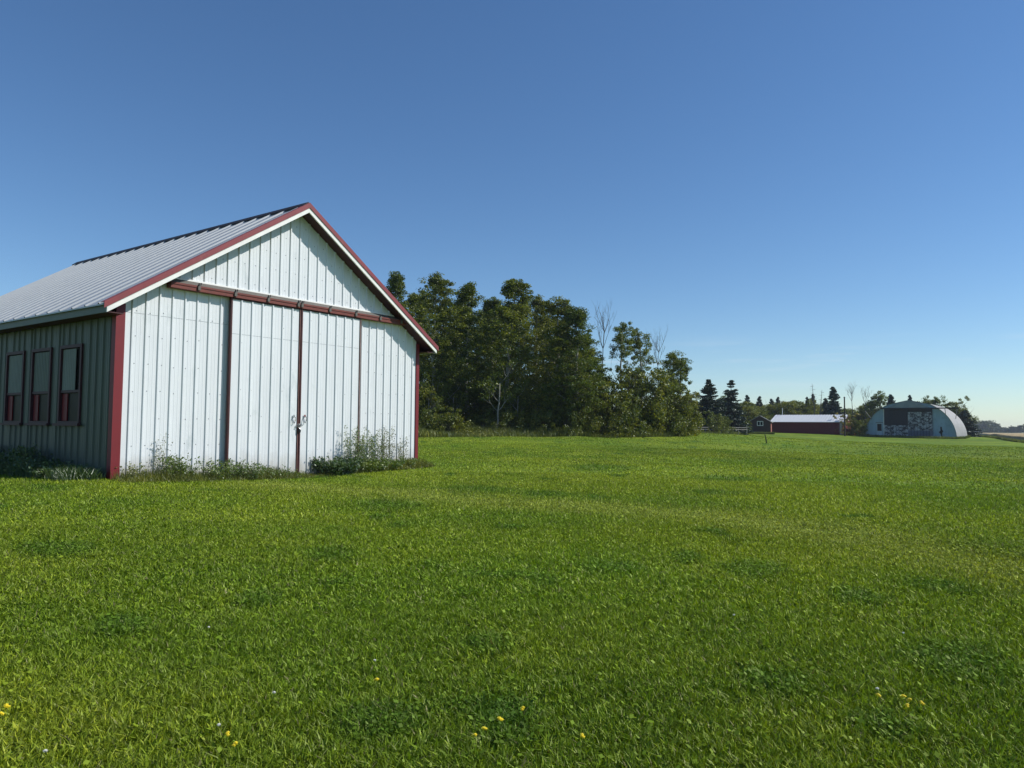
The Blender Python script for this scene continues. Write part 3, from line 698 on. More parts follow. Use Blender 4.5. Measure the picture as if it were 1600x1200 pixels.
# ------------------------------------------------------------------ poplar belt behind the barn
PV = [make_poplar(101, 14, 2.5), make_poplar(102, 14, 2.8, .10, 'poplar_leaf_b'), make_poplar(103, 14, 2.3, .14), make_poplar(104, 14, 3.0, .08, 'poplar_leaf_b'), make_poplar(105, 14, 2.6, .12, 'poplar_leaf', .2)]
gb = 'poplars of the tree belt beside the barn'
belt = [  # variant, px, depth, topy, width scale, label
 (4, 611, 61, 421, .85, 'poplar whose narrow top just clears the red rake of the barn'),
 (0, 640, 66, 452, .9, 'low topped poplar half hidden behind the right eave of the barn'),
 (3, 674, 59, 424, 1.0, 'tall full poplar first to the right of the barn roof end'),
 (1, 706, 64, 463, .9, 'poplar in the dip between the first two tall crowns right of the barn'),
 (4, 735, 60, 439, 1.0, 'tall poplar second from the barn, rounded top'),
 (2, 764, 65, 462, .9, 'darker poplar set back in the notch left of the tallest crown'),
 (0, 795, 59, 430, 1.1, 'tallest poplar of the belt with a ragged domed top'),
 (3, 835, 62, 459, .9, 'poplar with small loose top just right of the tallest crown'),
 (1, 866, 58, 463, .95, 'broad poplar in the descending right half of the belt'),
 (4, 900, 57, 477, .9, 'last big poplar before the bare tree and the gap of sky'),
 (2, 921, 60, 520, .72, 'short poplar edging the gap of sky left of the bare tree'),
 (3, 655, 74, 455, 1.0, 'back row poplar filling behind the barn roof end'),
 (0, 720, 74, 470, 1.1, 'back row poplar filling between the second and third crowns'),
 (4, 772, 75, 480, 1.1, 'back row poplar in shade behind the notch'),
 (1, 815, 74, 468, 1.1, 'back row poplar behind the tallest crown'),
 (2, 880, 73, 490, 1.2, 'back row poplar behind the descending crowns'),
]
for i_, (px, Y, ty) in enumerate([(615, 80, 470), (690, 82, 478), (745, 82, 480), (795, 80, 478), (845, 80, 490), (905, 79, 520)]):
    belt.append((i_ % 5, px, Y, ty, 1.35, 'deepest row poplar number %s behind the front crowns of the belt' % ('one', 'two', 'three', 'four', 'five', 'six')[i_]))
for v, px, Y, ty, sc, lb in belt:
    place(PV[v], px, Y, lb, sc=sc*1.14, topy=ty+3, hsrc=14, group=gb)
# pale leaning trunks seen low in the belt
def make_pole(seed, h, lean, r=.11):
    rg = random.Random(seed); root = empty('bare_stem_poplar'); tb = MB(); tips = []
    pts = [(lean*i/6*h+rg.uniform(-.06, .06), 0, -.3+h*i/6) for i in range(7)]
    tb.tube(pts, [r*(1-.1*i) for i in range(7)], 7)
    for i in range(7): limb(tb, pts[rg.randint(3, 6)], (rg.choice((-1, 1))*.8, rg.uniform(-.4, .4), .7), rg.uniform(.8, 1.8), .03, 1, rg, tips, .3, 2)
    tb.build('trunk', M['bark'], root, True)
    V, Q = leafquads(np.random.default_rng(seed), np.array(tips), 40, np.full(len(tips), .45), .11); crown_mesh('crown', V, Q, M['poplar_leaf']).parent = root
    return root
st = make_pole(7, 4.2, .06, .09)
for px, Y, sc, rz, lb in [(776, 55.5, 1.0, .1, 'pale sunlit trunk standing at the front of the belt below the tallest crown'), (672, 56, .7, 2.8, 'thin white birch like stem in the dark just right of the barn corner'),
                      (705, 58, .8, .3, 'slender pale stem between the barn and the bright trunk'), (806, 57, .75, -.2, 'thin stem leaning right of the bright trunk'),
                      (842, 58, .7, 3.0, 'pale stem in the dark undergrowth below the descending crowns'), (880, 57, .75, .5, 'fine grey stem under the last big poplar'), (905, 57, .6, 2.5, 'short grey stem nearest to the gap of sky')]:
    place(st, px, Y, lb, sc=sc, rz=rz, group='slender trunks at the front of the belt')
# right half of the belt: gnarled open poplars, dead trees
PO = make_poplar(201, 11, 2.9, .34, 'poplar_leaf', .1, 62, 90, name='poplar_tree', openness=1.0)
PO2 = make_poplar(202, 9, 2.2, .45, 'poplar_leaf', .5, 40, 85, name='poplar_tree', openness=1.0)
place(PO, 972, 60, 'open crowned poplar with forked dark trunk right of the gap of sky', sc=.78, topy=500, hsrc=11, group=gb, rz=1.0)
place(PO, 1000, 63, 'open crowned poplar leaning beside the forked one, thin top', sc=.85, topy=511, hsrc=11, group=gb, rz=3.4)
place(PO2, 1040, 64, 'ragged poplar whose crown hangs out at the right end of the belt', sc=1.0, topy=549, hsrc=9, group=gb, rz=0.0)
place(PO2, 1060, 66, 'outermost small poplar crown at the right end of the belt', sc=.75, topy=560, hsrc=9, group=gb, rz=.6)
DT = make_dead(301, 9)
place(DT, 941, 61, 'bare dead tree with upright twigs standing in the gap of sky', sc=.8, topy=508, hsrc=9, group='dead trees in the belt')
place(DT, 1030, 66, 'bare dead tree with fine twigs near the right end of the belt', sc=.75, topy=542, hsrc=9, group='dead trees in the belt', rz=1.2)
# understory
BU = [make_broad(401, 4.6, 2.0, 'poplar_leaf_b', 'understory_tree', .12, 80, 80, .09, low=.02, lr=(.5, .9)), make_broad(402, 4.2, 2.1, 'poplar_leaf', 'understory_tree', .12, 80, 80, .09, low=.02, lr=(.5, .9))]
und = [(0, 662, 57, 600, 1.0, 'bushy young tree against the barn corner'), (1, 700, 60, 590, 1.1, 'leafy young tree behind the low bush near the barn'), (0, 735, 60, 598, 1.0, 'leafy young tree left of the bright pale trunk'),
       (1, 800, 59, 604, 1.0, 'leafy young tree right of the bright pale trunk'), (0, 838, 58, 598, 1.0, 'dense young tree below the descending crowns'), (1, 868, 58, 590, 1.1, 'dense young tree under the last big poplars'),
       (0, 902, 57, 585, 1.1, 'dense young tree at the left foot of the bare tree'), (1, 932, 60, 575, 1.0, 'young tree closing the foot of the gap of sky'), (0, 960, 58, 590, 1.1, 'dark bushy tree under the forked poplar'),
       (1, 985, 60, 578, 1.1, 'dense bushy tree right of the forked trunk'), (0, 1012, 60, 572, 1.1, 'dense bushy tree below the second dead tree'), (1, 1042, 62, 592, 1.1, 'bushy tree at the right end of the belt'),
       (0, 1064, 64, 612, 1.0, 'small bushy tree that ends the belt before the spruces'), (1, 770, 63, 590, 1.2, 'dark bushy tree behind the bright pale trunk')]
for v, px, Y, ty, sc, lb in und:
    place(BU[v], px, Y, lb, sc=sc, topy=ty, hsrc=(4.6, 4.2)[v], group='understory trees at the foot of the belt')
SH = [make_shrub(501), make_shrub(502, 1.9, 1.8)]
shr = [(0, 672, 54, 640, 1.1, 'pale green bush right beside the barn corner'), (1, 700, 53, 646, 1.1, 'spreading pale green bush second from the barn'), (0, 752, 56, 648, .8, 'small bush left of the pale trunk foot'),
       (1, 792, 56, 642, .9, 'small bush right of the pale trunk foot'), (0, 818, 56, 646, .9, 'bush below the third stem of the belt'), (1, 850, 56, 640, .9, 'low bush in front of the dense young trees'),
       (0, 885, 56, 636, .9, 'low bush beneath the last big poplar'), (1, 915, 57, 640, .9, 'low bush left of the bare tree foot'), (0, 945, 57, 640, 1.0, 'bush at the foot of the bare tree'),
       (1, 975, 58, 632, 1.1, 'pale bush in front of the forked poplar'), (0, 1005, 60, 636, 1.0, 'low bush midway along the right half of the belt'), (1, 1035, 61, 632, 1.1, 'pale green bush near the right end of the belt'),
       (0, 1062, 62, 622, 1.1, 'end bush of the belt with open grass to its right')]
for v, px, Y, ty, sc, lb in shr:
    place(SH[v], px, Y, lb, sc=sc, topy=ty, hsrc=(2.2, 1.9)[v], group='bushes along the foot of the belt', cat='bush')

# ------------------------------------------------------------------ spruces and far trees
SP = [make_spruce(601, 9.5, 3.2), make_spruce(602, 9, 2.7, .35), make_spruce(603, 6, 1.9)]
gs = 'spruces beyond the lawn'
place(SP[0], 1108, 105, 'big dark blue spruce, left of the two tall ones beside the belt', sc=1.1, topy=591, hsrc=9.5, group=gs)
place(SP[1], 1143, 112, 'tall dark spruce with sparse layered top, right of the two tall ones', sc=1.2, topy=592, hsrc=9, group=gs)
BF = [make_broad(701, 6, 2.8, 'poplar_leaf_b'), make_broad(702, 6.5, 2.6, 'shrub_leaf'), make_broad(703, 7.5, 2.5, 'poplar_leaf', ncl=60, low=.35)]
gf = 'broadleaf trees of the far row'
fill_where = ['above the fence between the belt and the spruces', 'left of the little gabled shed, farthest back', 'just behind the little gabled shed, farthest back', 'behind the left end of the white roof, farthest back', 'behind the left quarter of the white roof, farthest back', 'behind the centre left of the white roof, farthest back', 'behind the centre of the white roof, farthest back', 'behind the centre right of the white roof, farthest back', 'behind the right end of the white roof, farthest back', 'behind the tall dark pole, farthest back', 'between the pole and the hangar, farthest back', 'above the left shoulder of the hangar, farthest back']
for v, px, Y, ty, sc, lb in [(0, 1078, 110, 612, 1.0, 'rounded green tree between the belt and the big spruce'), (1, 1093, 112, 628, .8, 'small light green tree left behind the big spruce'), (2, 1128, 118, 610, 1.0, 'broadleaf tree between the two tall spruces'),
        (0, 1160, 128, 628, 1.3, 'olive tree just right of the tall sparse spruce'), (1, 1183, 140, 632, 1.3, 'olive tree rising behind the little gabled shed'), (0, 1208, 150, 630, 1.4, 'thin olive tree behind the left end of the white shed roof'),
        (0, 1228, 148, 627, 1.3, 'round green tree behind the left third of the white shed roof'), (1, 1250, 150, 625, 1.3, 'light green tree behind the middle of the white shed roof'), (0, 1270, 148, 630, 1.2, 'dark green tree at the foot of the tall dead spruce'),
        (1, 1292, 152, 630, 1.5, 'olive tree behind the right half of the white shed roof'), (1, 1338, 146, 640, 1.2, 'dark tree between the yellow bush and the arched hangar'), (0, 1352, 150, 632, 1.0, 'dark bushy tree left behind the arched hangar'),
        (2, 1368, 146, 606, 1.15, 'tall rounded tree rising left behind the arched hangar'), (2, 1444, 150, 615, 1.0, 'open tree showing right of the hangar peak'), (2, 1466, 148, 613, 1.0, 'tallest open tree right of the hangar peak'),
        (1, 1492, 146, 622, 1.0, 'light green tree above the right end of the hangar door track'), (0, 1505, 144, 636, .9, 'dark green tree behind the right curve of the hangar'), (1, 1420, 155, 632, 1.0, 'low tree behind the hangar peak'),
        (0, 1172, 156, 634, 1.5, 'olive tree filling the row left of the little gabled shed'), (0, 1196, 158, 634, 1.5, 'olive tree filling the row above the little gabled shed'), (1, 1218, 160, 636, 1.5, 'low green tree between the narrow spruces over the white roof'), (0, 1240, 160, 634, 1.5, 'dense green tree over the middle left of the white roof'), (1, 1262, 160, 636, 1.6, 'dense tree around the narrow spruce over the white roof'), (0, 1283, 160, 636, 1.6, 'dense tree behind the two dead spruce trunks'), (0, 1312, 158, 638, 1.6, 'dense tree right of the large spruce'), (1, 1327, 156, 640, 1.5, 'dense tree behind the tall dark pole'),
        (0, 1145, 130, 634, 1.4, 'dark bushy tree at the foot of the sparse spruce'), (1, 1475, 156, 632, 1.3, 'green tree behind the right half of the hangar track')]:
    place(BF[v], px, Y, lb, sc=sc, topy=ty, hsrc=(6, 6.5, 7.5)[v], group=gf)
for i_, px in enumerate([1083, 1160, 1178, 1198, 1213, 1230, 1247, 1266, 1285, 1318, 1340, 1378]):
    place(BF[i_ % 2], px, 170+(i_*7) % 11, 'green tree ' + fill_where[i_], sc=2.0, topy=(628, 632, 630, 633, 627, 631, 626, 632, 630, 634, 640, 634)[i_], hsrc=(6, 6.5)[i_ % 2], group=gf)
for px, Y, ty, sc, lb in [(1168, 150, 616, 1.0, 'small spruce top just right of the two tall spruces'), (1187, 160, 618, 1.1, 'small spruce top above the little gabled shed'), (1206, 162, 622, 1.0, 'small spruce top above the left end of the white roof'),
        (1216, 160, 619, .9, 'narrow spruce top second above the white shed roof'), (1262, 162, 619, .9, 'narrow spruce left of the tall dead spruce'), (1271, 164, 614, .9, 'narrow spruce beside the tall dead spruce'),
        (1303, 140, 603, 1.5, 'large spruce behind the right part of the white shed roof'), (1291, 142, 621, 1.1, 'smaller spruce hugging the large spruce'), (1393, 150, 615, 1.2, 'spruce left of the hangar peak'), (1423, 158, 616, 1.0, 'spruce tip poking above the hangar peak'),
        (1508, 140, 640, 1.8, 'dark spruce against the right side of the hangar')]:
    place(SP[2], px, Y, lb, sc=sc, topy=ty, hsrc=6, group=gs)
DS = make_dead(302, 8, style='snag')
place(DS, 1272, 140, 'tall leaning dead spruce trunk above the white shed roof', sc=1.0, topy=599, hsrc=8, group='dead trees of the far row', rz=.0)
place(DS, 1283, 141, 'shorter dead spruce trunk above the white shed roof', sc=1.0, topy=609, hsrc=8, group='dead trees of the far row', rz=3.0)
place(DT, 1334, 140, 'wide bare tree left of the hangar', sc=1.1, topy=612, hsrc=9, group='dead trees of the far row')
place(DT, 1352, 145, 'fine bare tree touching the left of the hangar', sc=1.0, topy=617, hsrc=9, group='dead trees of the far row', rz=2.)
YB = make_shrub(505, 3.0, 1.8, 'yellow_leaf', 'yellow_bush', .12, 80, 55)
place(YB, 1329, 124, 'bright yellow green bush between the red shed and the hangar', sc=1.1, topy=649, hsrc=3.0, cat='bush')
YC = make_shrub(506, 2.4, 1.5, 'shrub_leaf', 'shrub', .10, 70, 45)
for px, Y, ty, sc, lb, in [(1119, 98, 644, 1.2, 'light green bush in front of the two tall spruces'), (1087, 98, 657, .7, 'small pale bush behind the rail fence near the belt'), (1343, 122, 655, 1.0, 'olive bush left of the hangar foot'), (1132, 100, 652, 1.0, 'bush right of the light green one, before the sparse spruce'),
                      (1155, 116, 650, 1.2, 'dark bush left of the little gabled shed')]:
    place(YC, px, Y, lb, sc=sc, topy=ty, hsrc=2.4, group='bushes of the far row', cat='bush')

# ------------------------------------------------------------------ rail fence
def gp_(px, Y): d = ray(px, 668); x = d.x*Y; return x, Y, g1(x, Y)
def zrow(px, py, Y): return CAMZ + ray(px, py).z*Y
fm = paint('weathered_rail', (.20, .19, .17), .8, 0, .3, 3)
fe = empty('rail_fence', gp_(1115, 96)); tag(fe, 'low weathered grey rail fence in front of the spruces', 'fence')
o0 = Vector(fe.location); pl_ = []
for i in range(9):
    px = 1064 + i*12.8; x, Y, z = gp_(px, 92+i*1.6); zt = zrow(px, 666.8+i*.15, Y); zb = min(z, zt-.9); pl_.append((x, Y, zb, zt))
    b = MB(); b.tube([(x-o0.x, Y-o0.y, zb-.2-o0.z), (x-o0.x, Y-o0.y, zt-o0.z)], .05, 6); b.build('post', fm, fe)
for dz in (.04, .30):
    for (a, b_) in zip(pl_[:-1], pl_[1:]):
        m = MB(); m.tube([(a[0]-o0.x, a[1]-o0.y-.06, a[3]-dz-o0.z), (b_[0]-o0.x, b_[1]-o0.y-.06, b_[3]-dz-o0.z)], .045, 5); m.build('rail', fm, fe)

# ------------------------------------------------------------------ sheds
wood_dk = paint('weathered_dark_boards', (.060, .036, .030), .8, 0, .35, 2.5, (8, 8, .5))
wood_red = paint('dark_red_boards', (.14, .007, .016), .7, 0, .3, 2, (6, 6, .5))
wood_or = paint('sunlit_red_boards', (.30, .10, .07), .8, 0, .35, 3, (5, 5, .6))  # sunlight on the small shed's side wall put into this lighter red
roofw = paint('white_shed_roof', (.60, .61, .61), .4, .1, .08, 1, (8, .4, 1))
def face(px, py, Y): return Vector(at(px, py, Y))
# small gabled shed: local x across the gable (to the right), y going back
YS = 122.0; pL, pR = face(1170, 676, YS), face(1204.5, 676, YS-1.2)
wS = (pR-pL).xy.length; angS = math.atan2(pR.y-pL.y, pR.x-pL.x); zg = zrow(1187, 676.3, YS)
sh = empty('small_shed', (pL.x, pL.y, zg), angS); tag(sh, 'small dark weathered gabled shed with white framed window', 'shed')
hE, hA, dS = zrow(1172, 659.3, YS)-zg, zrow(1187, 650.2, YS)-zg, 5.5
m = MB(); m.poly([(0, 0, -.4), (wS, 0, -.4), (wS, 0, hE), (wS/2, 0, hA), (0, 0, hE)])
for i in range(1, 14): x = wS*i/14; m.box(x-.012, x+.012, -.02, -.002, -.3, hE+(hA-hE)*(1-abs(x-wS/2)/(wS/2))-.05)
m.build('gable_wall', wood_dk, sh)
m = MB(); m.quad((wS, 0, -.4), (wS, dS, -.4), (wS, dS, hE), (wS, 0, hE)); m.build('side_wall', wood_or, sh)
m = MB(); m.quad((0, dS, -.4), (0, 0, -.4), (0, 0, hE), (0, dS, hE)); m.poly([(wS, dS, -.4), (0, dS, -.4), (0, dS, hE), (wS/2, dS, hA), (wS, dS, hE)]); m.build('back_walls', wood_dk, sh)
m = MB(); sl_ = (hA-hE)/(wS/2)
for s in (0, 1):
    xe, xr = (-.22, wS/2) if s == 0 else (wS+.22, wS/2); ze = hE-.22*sl_
    m.prism([(xe, ze+.03), (xr, hA+.03), (xr, hA+.12), (xe, ze+.12)], -.2, dS+.2)
m.build('roof', paint('old_shed_roof', (.30, .28, .26), .7, 0, .2, 2), sh)
wx = wS*.52; fmw = M['white_trim']
m = MB(); wz0, wz1 = .42*hA, .70*hA; hw = .48
for x0, x1, z0, z1 in ((wx-hw, wx+hw, wz1-.09, wz1), (wx-hw, wx+hw, wz0, wz0+.09), (wx-hw, wx-hw+.09, wz0+.09, wz1-.09), (wx+hw-.09, wx+hw, wz0+.09, wz1-.09), (wx-.04, wx+.04, wz0+.09, wz1-.09)): m.box(x0, x1, -.07, -.025, z0, z1)
wn = m.build('window', fmw, sh); m = MB(); m.box(wx-hw+.09, wx+hw-.09, -.045, -.028, wz0+.09, wz1-.09); m.build('pane', M['glass'], wn)
# long red shed
Y0, Y1 = 131.0, 124.0; pL, pR = face(1206, 676, Y0), face(1316.5, 676, Y1)
wL = (pR-pL).xy.length; angL = math.atan2(pR.y-pL.y, pR.x-pL.x); zg = zrow(1316, 680, Y1)
ls = empty('long_shed', (pL.x, pL.y, zg), angL); tag(ls, 'long low dark red shed with white metal roof', 'shed')
hE = (zrow(1210, 659, Y0)+zrow(1314, 659, Y1))/2-zg; hR = hE+1.15; dL = 6.0
m = MB(); m.quad((0, 0, -.4), (wL, 0, -.4), (wL, 0, hE), (0, 0, hE))
for i in range(1, 50): x = wL*i/50; m.box(x-.01, x+.01, -.015, -.002, -.3, hE-.03)
m.build('front_wall', wood_red, ls)
m = MB(); m.poly([(wL, 0, -.4), (wL, dL, -.4), (wL, dL, hE), (wL, dL/2, hR), (wL, 0, hE)]); m.poly([(0, 0, -.4), (0, 0, hE), (0, dL/2, hR), (0, dL, hE), (0, dL, -.4)]); m.quad((wL, dL, -.4), (0, dL, -.4), (0, dL, hE), (wL, dL, hE)); m.build('end_and_back_walls', wood_red, ls)
m = MB(); sl_ = (hR-hE)/(dL/2)
def rrib(s):
    P = ribprof(-.3, wL+.3, pitch=.45, phase=.2, rh=.03, rw=.05, minor=False)
    for (p, h), (q, g_) in zip(P[:-1], P[1:]):
        ye = -.3 if s == 0 else dL+.3; ze = hE-.3*sl_+.08
        A, B, C, D = (p, ye, ze+h), (q, ye, ze+g_), (q, dL/2, hR+.08+g_), (p, dL/2, hR+.08+h)
        m.quad(A, B, C, D) if s == 0 else m.quad(D, C, B, A)
        m.quad((p, ye, ze-.05), (q, ye, ze-.05), (q, ye, ze+g_), (p, ye, ze+h))
rrib(0); rrib(1); m.build('roof', roofw, ls)
m = MB(); m.box(wL-.42, wL-.02, -.05, -.018, 0.1, hE-.05); m.build('corner_board', paint('faded_corner_board', (.5, .42, .42), .8, 0, .3, 5), ls)
m = MB(); m.tube([(wL*.08, dL/2, hR), (wL*.08, dL/2, hR+1.3)], .05, 6); m.build('vent_pipe', M['white_trim'], ls)
# low red lean-to between shed and hangar
x, Y, z = gp_(1321, 124); lt = empty('lean_to', (x, Y, z-.2), -.25); tag(lt, 'low dark red lean-to at the right end of the long shed', 'lean-to')
m = MB(); m.box(0, 1.7, 0, 2, -.2, 1.05); m.build('wall', wood_red, lt); m = MB(); m.prism([(-.1, 1.06), (1.8, 1.06), (1.8, 1.12), (-.1, 1.2)], -.12, 2.1); m.build('roof', M['dark_red'], lt)
# tall dark post
x, Y, z = gp_(1320, 119); zt = zrow(1320, 620, 119); m = MB(); m.tube([(0, 0, -.3), (.02, 0, zt-z)], [.13, .10], 8); m.tube([(-.15, 0, zt-z-.1), (.15, 0, zt-z-.1)], .03, 5)
po = m.build('utility_pole', paint('dark_pole_wood', (.05, .04, .035), .9)); po.location = (x, Y, z); tag(po, 'tall dark wooden pole at the right end of the red shed', 'pole')

# ------------------------------------------------------------------ arched hangar
YH = 118.0; pL, pR = face(1352, 683, YH+3.6), face(1495, 683, YH-3.9)
wH = (pR-pL).xy.length; angH = math.atan2(pR.y-pL.y, pR.x-pL.x); zH = (zrow(1352, 682.5, YH+3.6)+zrow(1495, 686, YH-3.9))/2
hg = empty('arched_hangar', (pL.x, pL.y, zH), angH); tag(hg, 'pale blue arched hangar with peeling dark sliding doors', 'hangar')
hTop = zrow(1421, 625.5, YH)-zH; R0 = wH/2; LH = 17.0
blue = paint('faded_blue_siding', (.29, .40, .47), .7, 0, .15, .6, (2, 2, .4), ((.16, .22, .26), 1.2, None, .55))
shell = paint('galvanised_shell', (.30, .295, .28), .65, .1, .2, .7, None, ((.22, .19, .16), 1.0, None, .55))
k = NT('peeling_door'); f_ = k.noise(1.9, 6, .75, stretch=(1, 1, 1.6)); g_ = k.noise(5, 5, .7)
mx = k.n('ShaderNodeMath', operation='MULTIPLY_ADD'); k.l(g_, mx.inputs[0]); mx.inputs[1].default_value = .45; 
ad = k.n('ShaderNodeMath', operation='ADD'); k.l(f_, ad.inputs[0]); k.l(mx.outputs[0], ad.inputs[1]); mx.inputs[2].default_value = 0
k.l(k.ramp(ad.outputs[0], [(.70, (.035, .035, .045)), (.745, (.32, .33, .35)), (.85, (.42, .43, .45))]), k.b.inputs['Base Color']); k.b.inputs['Roughness'].default_value = .8
M['peel'] = k.m; M['door_dark'] = paint('dark_bare_boards', (.022, .021, .027), .8, 0, .5, 2, (6, 6, .6))
def arch(t, sx=1.0):  # t 0..1 left to right, slightly pointed ellipse
    th = math.pi*(1-t); c = math.cos(th); return R0+R0*c, archz(R0+R0*c)
def archz(x):
    c = min(1, abs(x-R0)/R0); return hTop*(math.sqrt(max(0, 1-c*c)) if c > .45 else 1-(1-math.sqrt(1-.2025))*c/.45)
NA = 40; AP = [arch(i/NA) for i in range(NA+1)]
m = MB(); rz0 = .62*hTop
dx0, dx1, dz1 = wH*(1384-1352)/143, wH*(1459.5-1352)/143, zrow(1421, 637.5, YH)-zH
def wallseg(a, b):
    n = 26
    for i in range(n):
        p, q = a+(b-a)*i/n, a+(b-a)*(i+1)/n; o1 = -.03 if i % 2 else 0; m.quad((p, o1, -.4), (q, o1, -.4), (q, o1, archz(q)), (p, o1, archz(p)))
        if i: m.quad((p, -.03, -.4), (p, 0, -.4), (p, 0, archz(p)), (p, -.03, archz(p)))
wallseg(0.02, dx0); wallseg(dx1, wH-.02); m.poly([(dx0, 0, dz1)] + [(x, 0, archz(x)) for x in np.linspace(dx0, dx1, 15)] + [(dx1, 0, dz1)])
m.build('front_wall', blue, hg)
m = MB()
for i in range(NA):
    (xa, za), (xb, zb) = AP[i], AP[i+1]; ns = 48
    for j in range(ns):
        y0, y1 = LH*j/ns, LH*(j+1)/ns; s0, s1 = (1.0, 1.006) if j % 2 else (1.006, 1.0)
        f3 = lambda x, z, s: (R0+(x-R0)*s, z*s)
        a0, b0, a1, b1 = f3(xa, za, s0), f3(xb, zb, s0), f3(xa, za, s1), f3(xb, zb, s1)
        m.quad((a0[0], y0-.25, a0[1]), (b0[0], y0-.25, b0[1]), (b1[0], y1-.25, b1[1]), (a1[0], y1-.25, a1[1]))
m.build('arched_shell', shell, hg)
m = MB(); m.poly([(x, LH-.3, z) for x, z in AP]); m.build('back_wall', blue, hg)
# peaked hood over the door track, the track beam and its braces
hx0, hx1 = wH*(1388-1352)/143, wH*(1457-1352)/143
m = MB(); m.prism([(hx0, dz1+.02), (hx1, dz1+.02), (R0, hTop+.05)], -.5, -.28); m.build('door_hood', paint('grey_hood', (.22, .25, .27), .7, 0, .2, 1), hg)
bx0, bx1 = wH*(1378-1352)/143, wH*(1499-1352)/143
m = MB(); m.box(bx0, bx1, -.56, -.40, dz1-.16, dz1+.015); m.build('track_beam', M['door_dark'], hg)
for x0, z0, x1, z1 in ((-wH*-2/143, dz1-.5, wH*12/143, dz1-1.8), (bx1-.2, dz1-.2, wH*139/143+.3, dz1-1.7), (bx1-1.8, dz1-.2, wH*128/143, dz1-1.2)):
    m = MB(); m.tube([(x0, -.45, z0), (x1, -.30, z1)], .05, 5); m.build('brace', fm, hg)
xm = (dx0+dx1)/2
for x0, x1 in ((dx0, xm-.02), (xm+.02, dx1)):
    left = x0 < xm-1; m = MB(); zsplit = dz1*.42
    if left:
        m.box(x0, x1, -.22, -.12, -.2, zsplit, 0); m.box(x0, x1, -.22, -.12, zsplit, dz1-.17, 1)
    else:
        m.box(x0, x1, -.24, -.14, dz1*.25, dz1*.86, 0); m.box(x0, x1, -.24, -.14, -.2, dz1*.25, 2); m.box(x0, x1, -.24, -.14, dz1*.86, dz1-.17, 1)
    for q in np.linspace(x0, x1, 9)[1:-1]: m.box(q-.02, q+.02, -.26, -.241, -.2, dz1-.2, 1)
    m.build('hangar_door', [M['peel'], M['door_dark'], paint('blue_grey_boards', (.10, .12, .17), .8, 0, .3, 3)], hg, )
m = MB(); m.box(dx0-.16, dx0-.03, -.07, -.032, -.2, dz1-.1); m.build('door_jamb', M['white_trim'], hg)
# walk-in door with window
sx0, sx1 = wH*(1371-1352)/143, wH*(1380.5-1352)/143; sz1 = zrow(1375, 660.5, YH+1.5)-zH
m = MB(); m.box(sx0, sx1, -.08, -.032, -.1, sz1); sd = m.build('side_door', paint('pale_door', (.42, .50, .54), .6, 0, .1, 2), hg)
m = MB(); m.box(sx0+.12, sx1-.1, -.1, -.082, .45*sz1, sz1*.93); m.build('pane', M['glass'], sd)
m = MB(); m.box(sx0-.1, sx1+.1, -.12, -.081, sz1+.002, sz1+.1); m.build('lintel', M['rail_cover'], sd)
# torn patch in the right wall
tx, tz = wH*(1472-1352)/143, zrow(1472, 676, YH-2.5)-zH
m = MB(); m.poly([(tx+a*.1, -.042, tz+b*.1) for a, b in [(-1, 9), (1, 9), (1.3, 5), (3, 2), (1.6, 0), (1.2, -4), (3, -9), (0, -6), (-.8, -2), (-3.5, 1), (-.9, 2.6)]]); m.build('torn_patch', M['black'], hg)

# ------------------------------------------------------------------ far fields and woods
k = NT('ripe_wheat'); k.l(k.ramp(k.noise(.8, 6, .7), [(.3, (.34, .25, .11)), (.7, (.52, .40, .20))]), k.b.inputs['Base Color']); k.b.inputs['Roughness'].default_value = .9; k.bump(k.noise(6, 5, .8), 1, .2)
def wheat():
    # edge points measured in the photograph, continued to the right and away
    e = [(135, -60), (92, 60), (at(1600, 692, 96)[0]+1.5, 92), (at(1600, 692, 96)[0], 96), (at(1577, 690, 110)[0], 112), (at(1566, 684, 135)[0], 138), (at(1545, 680, 190)[0], 190), (at(1525, 677, 300)[0], 300)]
    e = np.array(e); n = 60; t = np.linspace(0, len(e)-1, n); ex = np.interp(t, range(len(e)), e[:, 0]); ey = np.interp(t, range(len(e)), e[:, 1])
    X = ex[:, None]+np.concatenate([[0, .3], np.geomspace(1, 1250, 30)])[None, :]; Y = np.repeat(ey[:, None], 32, 1) + (X-ex[:, None])*.15
    Z = gz(X, Y)+np.where(np.arange(32) == 0, -.05, .62)[None, :] + .06*vnoise(X, Y, 1.7, 77)
    i, j = np.meshgrid(np.arange(n-1), np.arange(31), indexing='ij'); Q = np.stack([i*32+j, i*32+j+1, (i+1)*32+j+1, (i+1)*32+j], -1).reshape(-1, 4)
    o = npmesh('wheat_field', np.c_[X.ravel(), Y.ravel(), Z.ravel()], Q, None, k.m); tag(o, 'ripe golden wheat field at the far right', kind='structure')
    return e
we = wheat()
def far_wood(name, label, pts, hgt, n, size, seed, cat='woodland'):
    rng = np.random.default_rng(seed); P = np.array(pts, float); t = rng.uniform(0, len(P)-1, n)
    x = np.interp(t, range(len(P)), P[:, 0])+rng.normal(0, 9, n); y = np.interp(t, range(len(P)), P[:, 1])+rng.normal(0, 9, n)
    hh = hgt(x, y)*(.75+.35*vnoise(x, y, 16, seed)); C = np.c_[x, y, rng.uniform(.12, .9, n)*hh]
    V, Q = leafquads(rng, C, 26, np.full(n, hh*.18+.8), size); o = npmesh(name, V, Q, None, M['far_leaf']); tag(o, label, cat, kind='stuff'); return o
def P800(px, Y): d = ray(px, 670); return (d.x*Y, Y)
